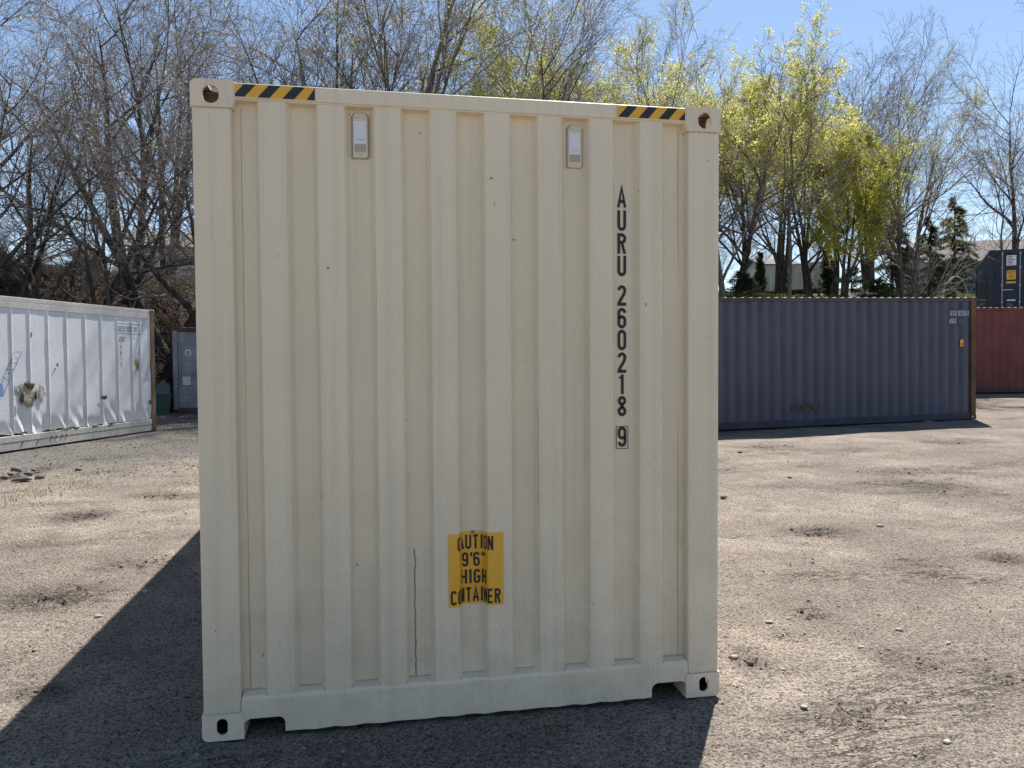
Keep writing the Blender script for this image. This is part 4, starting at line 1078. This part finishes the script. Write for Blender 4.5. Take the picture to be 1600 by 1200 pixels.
TM = {
 'gnarled': make_tree(11, 11, 2, .27, spread=46, upness=.06, clear=.2, lv=(9, 8, 6, 4), wander=.17, leaves=1200, leafmat_=BUD_P, leafsize=.035, stemang=22),
 'bare': make_tree(23, 12, 1, .23, spread=44, upness=.045, clear=.22, lv=(15, 8, 6, 4), wander=.085),
 'bare_multi': make_tree(31, 12, 3, .19, spread=40, upness=.045, clear=.2, lv=(8, 7, 6, 4), wander=.085, leaves=1200, leafmat_=BUD_P, leafsize=.035, stemang=13),
 'pale': make_tree(44, 12, 2, .22, spread=33, upness=.07, clear=.2, lv=(9, 7, 6, 5), wander=.075, leaves=15000, leafmat_=BUD_P, leafsize=.034, mats=(BARK2, TWIG2), leafz=(.35, 1)),
 'yellow': make_tree(52, 11, 3, .20, spread=46, upness=.03, clear=.2, lv=(10, 7, 6, 4), wander=.09, leaves=62000, leafmat_=BUD_Y, leafsize=.046, mats=(BARK, TWIG), leafz=(.42, 1), stemang=20),
 'green': make_tree(63, 8, 2, .18, spread=46, upness=.05, clear=.30, lv=(9, 7, 5, 4), leaves=36000, leafmat_=LEAF_G, leafz=(.30, 1), leafsize=.055, mats=(BARK, TWIG), stemang=10),
 'slender': make_tree(71, 11, 1, .11, spread=40, upness=.09, clear=.35, lv=(9, 6, 5, 5), wander=.17, mats=(BARK2, TWIG)),
}
def T(kind, px, D, Hm, label, group='bare spring trees on the bank', rz=None, name=None, dz=0, wide=1.0):
    x, y = px2xy(px, D); base = {'gnarled': 11, 'bare': 12, 'bare_multi': 12, 'pale': 12, 'yellow': 11, 'green': 8, 'slender': 11}[kind]
    s = Hm/base
    return plant_tree(name or 'deciduous_tree', TM[kind], (x, y, gz(x, y)-.05+dz), random.uniform(0, 6.28) if rz is None else rz, s*wide, label, group, sz=s)
random.seed(21)
# right-hand group
T('pale', 1138, 25.5, 10.5, 'stout twin trunked tree right beside the tan container, pale buds', rz=.6)
T('yellow', 1150, 29, 9.0, 'yellow budding tree directly right of the tan container', 'yellow budding trees', rz=1.1, wide=.9)
T('slender', 1236, 26, 10.5, 'slender crooked trunk in front of the old white trailer', rz=2.0)
T('yellow', 1265, 30, 9.0, 'bright yellow green tree above the old trailer', 'yellow budding trees', rz=3.9, wide=.9)
T('green', 1315, 28, 7.8, 'dense low yellow green tree above the middle of the blue container', 'yellow budding trees', rz=.3, wide=.68)
T('pale', 1418, 29, 10.0, 'tall fan shaped tree with pale green tips, right of the yellow ones', rz=2.6, wide=.72)
T('bare', 1402, 33, 11.5, 'straight dark trunk just behind the fan shaped tree', rz=.9, wide=.7)
T('bare', 1588, 31, 11.5, 'tall bare tree at the right edge above the navy container', rz=4.4, wide=.8)
T('slender', 1566, 33, 8.0, 'thin leaning bare tree left of the one at the right edge', rz=1.7)
T('bare', 1660, 29, 11, 'bare tree reaching in from beyond the right edge', rz=2.4)
T('bare', 1300, 40, 13.5, 'bare tree behind the yellow trees, pinkish twigs at the top', rz=1.5)
T('bare_multi', 1215, 42, 12.5, 'many stemmed bare tree far behind the slender crooked trunk', rz=.2)
T('bare_multi', 1360, 44, 14, 'many stemmed bare tree rising behind the dense yellow green tree', rz=3.2)
# behind the tan container
for px_, D_, H_, k_, l_ in ((1010, 38, 12.5, 'bare', 'bare tree showing above the right striped corner of the tan container'), (1075, 31, 10.2, 'yellow', 'yellow tree peeping over the right end of the tan container'),
                        (965, 30, 9.0, 'yellow', 'low yellow crown just above the right hazard tape'), (920, 40, 12.5, 'bare_multi', 'bare crown left of the low yellow one above the tan roofline'),
                        (850, 27, 11, 'bare', 'arching bare tree above the right half of the roofline'), (840, 29.5, 9.8, 'yellow', 'yellow crown low above the right vent'),
                        (770, 30, 13.5, 'pale', 'pale budding tree above the middle of the roofline'), (640, 31, 15, 'pale', 'pale budding tree right of the left vent'), (570, 27, 13, 'bare', 'dark limbed bare tree above the left vent'),
                        (500, 30, 15, 'bare_multi', 'fan of slim stems above the end of the left hazard tape'), (385, 30, 15.5, 'bare_multi', 'slim stems just right of the left top casting'), (760, 44, 17, 'bare', 'far bare tree above the roofline middle'),
                        ):
    T(k_, px_, D_, H_, l_, 'yellow budding trees' if k_ == 'yellow' else 'bare spring trees on the bank')
# left-hand group
T('gnarled', 116, 25, 11.5, 'big gnarled dark tree with heavy forked limbs above the white container', rz=.4)
T('slender', 152, 25.5, 10.5, 'slim straight trunk right of the big gnarled tree', rz=.5)
T('slender', 178, 26.5, 11, 'second slim straight trunk right of the big gnarled tree, nearer the house', rz=2.5)
T('bare_multi', 20, 24, 13, 'bare tree with several stems at the left edge')
T('gnarled', 268, 29, 13.5, 'spreading bare tree close to the left side of the tan container', rz=2.9)
T('bare_multi', 205, 33, 16, 'many stemmed bare tree in front of the pale blue house')
T('bare', -60, 27, 14, 'bare tree just beyond the left edge, branches reaching in')
T('bare_multi', 262, 42, 19, 'far thicket of stems beside the tan container')
# far wood on the skyline
random.seed(5)
n_ = 0
for k in range(26):
    px_ = -60+k*70+random.uniform(-25, 25); D_ = random.uniform(64, 95)
    kd = random.choice(['bare', 'bare_multi', 'bare', 'pale'])
    T(kd, px_, D_, random.uniform(5.5, 8.5), 'distant bare tree on the skyline behind the yard trees', 'distant trees on the skyline')

# conifers
def make_conifer(seed, H, rad, droop=.15, n=70, per=60, narrow=False):
    g = np.random.default_rng(seed)
    P, Tt, Rr = grow(g, np.array([[0, 0, -.1]]), np.array([[0, 0, 1.]]), np.array([H]), np.array([H*.022]), 8, .02, 0, .1)
    tv, tf = tubes(P, Rr, 7)
    z = np.sort(g.uniform(.04*H, .98*H, n)); az = g.uniform(0, 6.28, n)
    ln = rad*((1-z/H)**(.6 if narrow else .85))*g.uniform(.7, 1.15, n)+.05
    D = np.stack([np.cos(az), np.sin(az), np.full(n, .9 if narrow else .1)], 1)
    B, BT, BR = grow(g, np.stack([np.zeros(n), np.zeros(n), z], 1), D, ln, np.full(n, .012), 5, .06, -droop if not narrow else .1, .3)
    bv, bf = tubes(B, BR, 3)
    m = n*per; bi = np.repeat(np.arange(n), per); si = g.uniform(.15, 1, m)*5; i = np.minimum(si.astype(int), 4); fr = (si-i)[:, None]
    c = B[bi, i]*(1-fr)+B[bi, i+1]*fr; dd = unit(BT[bi, i]+g.normal(0, .55, (m, 3))+np.array([0, 0, -.1]))
    side = unit(np.cross(dd, g.normal(0, 1, (m, 3)))); s = g.uniform(.06, .14, m)[:, None]*(H/5)**.5
    c = c+g.normal(0, .03, (m, 3))
    V = np.stack([c-side*s*.22, c+dd*s*.6, c+side*s*.22+dd*s*.1, c+dd*s*1.5], 1)[:, [0, 2, 3, 1]].reshape(-1, 3); F = np.arange(m*4).reshape(-1, 4)
    t = mesh_np('trunk', np.concatenate([tv, bv]), np.concatenate([tf, bf+len(tv)])); t.materials.append(BARK)
    f = mesh_np('crown', V, F); f.materials.append(NEEDLE)
    return t, f, None
con = make_conifer(3, 5.0, 1.6, .12, 120, 110); arb = make_conifer(8, 3.0, .7, 0, 110, 110, True); low = make_conifer(9, 1.6, 1.2, .0, 70, 120)
def plant(me, px_, D, sc, label, name='evergreen_tree', cat='tree', group=None, sz=None):
    x, y = px2xy(px_, D); return plant_tree(name, me, (x, y, gz(x, y)-.05), random.uniform(0, 6), sc, label, group, cat, sz)
plant(con, 1489, 44, 1.25, 'dark fir tree standing beside the grey house')
plant(con, 1450, 40, .95, 'bushy dark fir left of the one beside the grey house')
plant(con, 1395, 36, 1.0, 'dark evergreen behind the fan shaped tree')
plant(arb, 1187, 46, 1.0, 'narrow dark arborvitae right of the white house')
plant(arb, 1222, 48, 1.0, 'narrow dark arborvitae behind the crooked trunk')
plant(arb, 1292, 50, 1.2, 'narrow dark arborvitae behind the dense yellow green tree')
plant(low, 1158, 27, 1.0, 'low green juniper bush beside the tan container', 'evergreen_bush', 'bush')
for px_, D_, l_ in ((1398, 27, 'low green brush at the foot of the fan shaped tree'), (1425, 26.5, 'low green brush right of the fan shaped tree'), (1372, 28, 'low green brush left of the fan shaped tree'), (1330, 33, 'low dark bush in front of the white blossom')):
    plant(low, px_, D_, 1.1, l_, 'evergreen_bush', 'bush')
# blossom shrub and bare shrubs
shrub = make_tree(91, 2.6, 6, .025, spread=40, upness=.03, clear=.1, lv=(6, 5, 4, 3), tw=.006, mats=(BARK2, TWIG2), stemang=32)
bl = make_tree(92, 1.6, 7, .02, spread=45, upness=.0, clear=.05, lv=(5, 4, 4, 3), tw=.005, leaves=7000, leafmat_=BLOSSOM, leafsize=.045, mats=(BARK, TWIG), stemang=30)
brg = make_tree(93, 2.2, 6, .022, spread=42, upness=.02, clear=.1, lv=(5, 5, 4, 3), tw=.006, leaves=7000, leafmat_=BRUSHG, leafsize=.04, mats=(BARK, TWIG), stemang=35)
x_, y_ = px2xy(1341, 31); plant_tree('blossoming_shrub', bl, (x_, y_, gz(x_, y_)), 0, .62, 'small round white blossoming shrub between the trunks over the blue container', None, 'shrub')
random.seed(9)
spots = []
for k in range(26):
    spots.append((random.uniform(-20, 300), random.uniform(19.5, 30), random.uniform(.35, .8)))
for k in range(5):
    spots.append((random.uniform(1130, 1620), random.uniform(25, 38), random.uniform(.15, .33)))
for px_, D_, s_ in spots:
    x, y = px2xy(px_, D_)
    if y-float(interp(x, FX, FY)) < .5: continue
    if x > 18 and 14 < y < 26.5: continue
    left = px_ < 700
    plant_tree('bare_shrub', shrub if random.random() < .62 else brg, (x, y, gz(x, y)), random.uniform(0, 6), s_,
               'bare tangled shrub growing on the leafy bank at the left' if left else 'scrubby shrub growing on the slope behind the blue container',
               'shrubs on the left bank' if left else 'shrubs on the right slope', 'shrub')

# fallen trunks on the left bank
for k, (a, b, r_, l_) in enumerate((((228, 37.0), (302, 35.0), .2, 'dark fallen trunk slanting down the bank beside the tan container'), ((195, 29), (250, 28), .07, 'thin fallen branch lying across the bank above the white container'))):
    xa, ya = px2xy(*a); xb, yb = px2xy(*b)
    pts = []
    for i in range(9):
        t = i/8; x = xa+(xb-xa)*t; y = ya+(yb-ya)*t; pts.append((x, y, gz(x, y)+r_*.8+.1*math.sin(t*5+k)))
    tag(MB().tube(pts, [r_*(1-.05*i) for i in range(9)], 9).build('fallen_trunk', BARK, smooth=True), l_, 'log')

# leaf litter and twigs on the bank (uncountable)
def scatter_xy(g, n, region):
    x0, x1, y0, y1 = region; return g.uniform(x0, x1, n), g.uniform(y0, y1, n)
g = np.random.default_rng(77)
def flakes(name, xs, ys, size, mat, lift=.01, flat=.5, blade=False):
    z = terrain_z(xs, ys)+lift; n = len(xs); c = np.stack([xs, ys, z], 1)
    if blade:
        a = unit(np.stack([g.normal(0, .35, n), g.normal(0, .35, n), np.ones(n)], 1)); b = unit(np.cross(a, g.normal(0, 1, (n, 3))))
        s = (size*g.uniform(.5, 1.3, n))[:, None]; V = np.stack([c-b*s*.09, c+b*s*.09, c+a*s+b*s*.1, c+a*s*.9], 1).reshape(-1, 3)
    else:
        a = unit(g.normal(0, 1, (n, 3))*np.array([1, 1, flat])); b = unit(np.cross(a, g.normal(0, 1, (n, 3))*np.array([flat, flat, 1])))
        s = (size*g.uniform(.5, 1.3, n))[:, None]; V = np.stack([c-a*s, c-b*s*.6, c+a*s, c+b*s*.6], 1).reshape(-1, 3)
    o = link(name, mesh_np(name, V, np.arange(n*4).reshape(-1, 4)), mat); return o
xs, ys = scatter_xy(g, 70000, (-16, 1, 15, 34)); t = ys-interp(xs, FX, FY); k_ = t > .2
tag(flakes('leaf_litter', xs[k_], ys[k_], .055, LITTER, .02), 'brown dry leaves covering the bank behind the white container', 'leaves', kind='stuff')
xs, ys = scatter_xy(g, 30000, (-14, 0, 16, 32)); t = ys-interp(xs, FX, FY); k_ = (t > .3) & (t < 9)
n = int(k_.sum()); xs, ys = xs[k_][:7000], ys[k_][:7000]; n = len(xs)
d0 = unit(np.stack([g.normal(0, 1, n), g.normal(0, 1, n), g.uniform(0, 1.2, n)], 1))
Pb, Tb, Rb = grow(g, np.stack([xs, ys, terrain_z(xs, ys)], 1), d0, g.uniform(.3, 1.3, n), np.full(n, .008), 4, .22, .0, .4)
V, F = tubes(Pb, Rb, 3)
tag(link('fallen_twigs', mesh_np('fallen_twigs', V, F), TWIG), 'tangle of dead twigs lying over the left bank', 'twigs', kind='stuff')
GRASSM = leafmat('grass_blades', (.10, .13, .03), (.20, .22, .06), .45)
xs, ys = scatter_xy(g, 90000, (3, 42, 22, 46)); t = ys-interp(xs, FX, FY); k_ = (t > 5)
tag(flakes('grass', xs[k_], ys[k_], .20, GRASSM, 0, blade=True), 'sunlit spring grass on the slope behind the blue container', 'grass', kind='stuff')
xs, ys = scatter_xy(g, 30000, (-22, -2, 26, 46)); t = ys-interp(xs, FX, FY); k_ = (t > 6)
tag(flakes('grass', xs[k_], ys[k_], .20, GRASSM, 0, blade=True), 'green grass at the top of the left bank', 'grass', kind='stuff')
xs = g.normal(0, 1, 1500); ys = g.normal(0, 1, 1500)
cxs = g.choice(14, 1500); cc = np.array([gpx(*p) for p in ((90, 768), (60, 765), (40, 772), (270, 720), (230, 700), (180, 735), (285, 752), (300, 700), (150, 715), (255, 665), (290, 668), (20, 790), (120, 760), (262, 690))])
xs = cc[cxs, 0]+xs*.28; ys = cc[cxs, 1]+ys*.4
tag(flakes('weeds', xs, ys, .035, GRASSM, 0, blade=True), 'sparse green weeds sprouting in the gravel in front of the white container', 'weeds', kind='stuff')

# pebbles over the yard (uncountable)
ico = bmesh.new(); bmesh.ops.create_icosphere(ico, subdivisions=1, radius=1); ib = np.array([v.co[:] for v in ico.verts]); ifc = np.array([[v.index for v in f.verts] for f in ico.faces]); ico.free()
def pebbles(name, xs, ys, size, mat, sink=.35):
    n = len(xs); s = size[:, None, None]*g.uniform(.6, 1.3, (n, 1, 3))*np.array([1, 1, .6]); a = g.uniform(0, 6.28, n)
    V = ib[None]*s*(1+g.normal(0, .12, (n, len(ib), 1))); ca, sa = np.cos(a)[:, None], np.sin(a)[:, None]
    V = np.stack([V[..., 0]*ca-V[..., 1]*sa, V[..., 0]*sa+V[..., 1]*ca, V[..., 2]], -1)
    z = terrain_z(xs, ys)+size*(.6-sink)
    V = V+np.stack([xs, ys, z], 1)[:, None]
    F = (ifc[None]+(np.arange(n)*len(ib))[:, None, None]).reshape(-1, 3)
    return link(name, mesh_np(name, V.reshape(-1, 3), F), mat)
def pebmat(name, lo, hi):
    m, nt, bs = newmat(name); gm = N(nt, 'ShaderNodeNewGeometry')
    nt.links.new(mix(nt, gm.outputs['Random Per Island'], lo, hi), bs.inputs['Base Color']); bs.inputs['Roughness'].default_value = .9; return m
PEB = pebmat('pebbles', (.13, .115, .10), (.40, .36, .31)); PEBD = pebmat('dark_gravel', (.035, .033, .032), (.28, .26, .24))
n = 15000; r_ = g.random(n)**.6*15+.6; a = g.uniform(-.75, .75, n)+YAW; xs = CAM[0]+np.sin(a)*r_; ys = CAM[1]+np.cos(a)*r_
k_ = ~((xs > -.02) & (xs < 2.46) & (ys > -.02))
xs, ys = xs[k_], ys[k_]
tag(pebbles('pebbles', xs, ys, g.gamma(2.0, .0013, len(xs))+.0022, PEB), 'small pebbles and grit scattered over the sunlit yard', 'pebbles', kind='stuff')
xs, ys = scatter_xy(g, 15000, (-9, 0, 8.5, 24)); k_ = ((-(xs+1.2)+(ys-9.5)*.32) > .3) & (ys < interp(xs, FX, FY))
xs, ys = xs[k_], ys[k_]
tag(pebbles('gravel', xs, ys, g.gamma(2., .0028, len(xs))+.003, PEBD), 'dark loose gravel in front of the white container', 'gravel', kind='stuff')
# dirt clods in the churned patches
cx, cy, cs = [], [], []
for (px_, py_, hx, hy, an, dk) in PATCHES:
    m_ = int(160*dk); u = g.normal(0, .45, m_)*hx; v = g.normal(0, .45, m_)*hy
    cx.append(px_+u*math.cos(an)-v*math.sin(an)); cy.append(py_+u*math.sin(an)+v*math.cos(an)); cs.append(g.gamma(2, .0026, m_)*min(1.6, .6+hy))
cx = np.concatenate(cx); cy = np.concatenate(cy); cs = np.concatenate(cs); k_ = ~((cx > -.05) & (cx < 2.5) & (cy > -.05))
tag(pebbles('dirt_clods', cx[k_], cy[k_], cs[k_], pebmat('clods', (.06, .05, .042), (.17, .14, .115))), 'dark clods of churned dirt in the wheel ruts', 'dirt', kind='stuff')
# individual stones one can pick out
STONE = pebmat('pale_stone', (.29, .27, .245), (.38, .36, .33)); STONED = pebmat('dark_stone', (.10, .09, .085), (.16, .15, .14))
for k, (px_, py_, s_, mt, l_) in enumerate(((488, 0, 0, 0, ''), (1146, 1026, .035, 0, 'pale stone nearest the bottom right corner of the tan container'), (1202, 972, .028, 0, 'flat white stone lying right of the tan container, left of two others'), (1257, 1105, .03, 0, 'pair-like pale stone low in front at the right'),
        (1345, 1012, .03, 0, 'long pale stone right of the flat white one'), (1405, 984, .028, 0, 'white stone in the middle of the sunlit ground at right'), (1375, 825, .045, 0, 'bright white stone beside the churned rut'), (1145, 843, .035, 0, 'white stone close to the tan container, mid height'),
        (1480, 1160, .028, 0, 'pale stone near the bottom right corner of the yard'), (1482, 1007, .024, 0, 'small grey white stone right of centre on the sunlit ground'), (1234, 752, .05, 0, 'pale stone in front of the blue container'), (153, 965, .035, 0, 'pale flat stone by the container shadow at left'),
        (228, 924, .035, 0, 'pale stone near the edge of the container shadow at left'), (1131, 783, .09, 1, 'dark rock just right of the tan container edge'), (1156, 714, .085, 1, 'dark rock in front of the blue container shadow'), (34, 753, .17, 1, 'grey rock beside the churned heap at left'),
        (1270, 882, .03, 1, 'small dark stone in the middle of the right ground'), (122, 735, .10, 1, 'dark rock on the gravel at left'), (1308, 938, .02, 0, 'tiny white stone in the right ground'), (1223, 1045, .022, 0, 'tiny pale stone near the container corner'))):
    if not s_: continue
    x, y = gpx(px_, py_); rr = random.Random(k)
    V = ib*np.array([rr.uniform(.9, 1.4), rr.uniform(.7, 1), rr.uniform(.28, .42)])*s_*(.8 if not mt else .6)*(1+np.array([rr.uniform(-.3, .22) for _ in range(len(ib))])[:, None])
    o = link('stone', mesh_np('stone', V, ifc), STONED if mt else STONE); o.location = (x, y, gz(x, y)+s_*.22); o.rotation_euler.z = rr.uniform(0, 3)
    tag(o, l_, 'stone', 'loose stones lying on the yard')
# rocks heap at far left
for k in range(7):
    x, y = gpx(8+k*9, 748-(k % 3)*6); rr = random.Random(k+50); s_ = rr.uniform(.05, .11)
    V = ib*np.array([1.1, .9, .8])*s_*.62*(1+np.array([rr.uniform(-.35, .3) for _ in range(len(ib))])[:, None])
    o = link('rock', mesh_np('rock', V, ifc), STONED); o.location = (x, y, gz(x, y)+s_*.2)
    tag(o, 'broken dark rock in the small heap at the left edge of the yard', 'rock', 'heap of dark rocks at the left')
# wire fence posts and arch on the right slope
FENCE = plain('rusty_wire', (.16, .13, .11), .8)
fx0, fy0 = px2xy(1455, 34); fn = empty('wire_fence', (0, 0, 0), 0, 'thin rusty wire fence on the grass in front of the grey house', 'fence')
pts = [px2xy(p_, 34+i*.2) for i, p_ in enumerate((1448, 1476, 1504, 1532))]
for x, y in pts: MB().tube([(x, y, gz(x, y)-.1), (x, y, gz(x, y)+1.25)], .025, 6).build('post', FENCE, fn)
for h_ in (.35, .75, 1.15):
    MB().tube([(x, y, gz(x, y)+h_) for x, y in pts], .007, 5).build('wire', FENCE, fn)
x, y = px2xy(1492, 37); ar = empty('garden_arch', (x, y, gz(x, y)), R(5), 'thin pale hoop arch standing on the grass before the grey house', 'garden arch')
MB().tube([(.75*math.cos(t), 0, 1.2*math.sin(t)+.2) for t in np.linspace(0, math.pi, 17)], .025, 6).build('hoop', STENCIL_W, ar)
for s in (-1, 1): MB().tube([(s*.75, 0, -.1), (s*.75, 0, .2)], .025, 6).build('leg', STENCIL_W, ar)
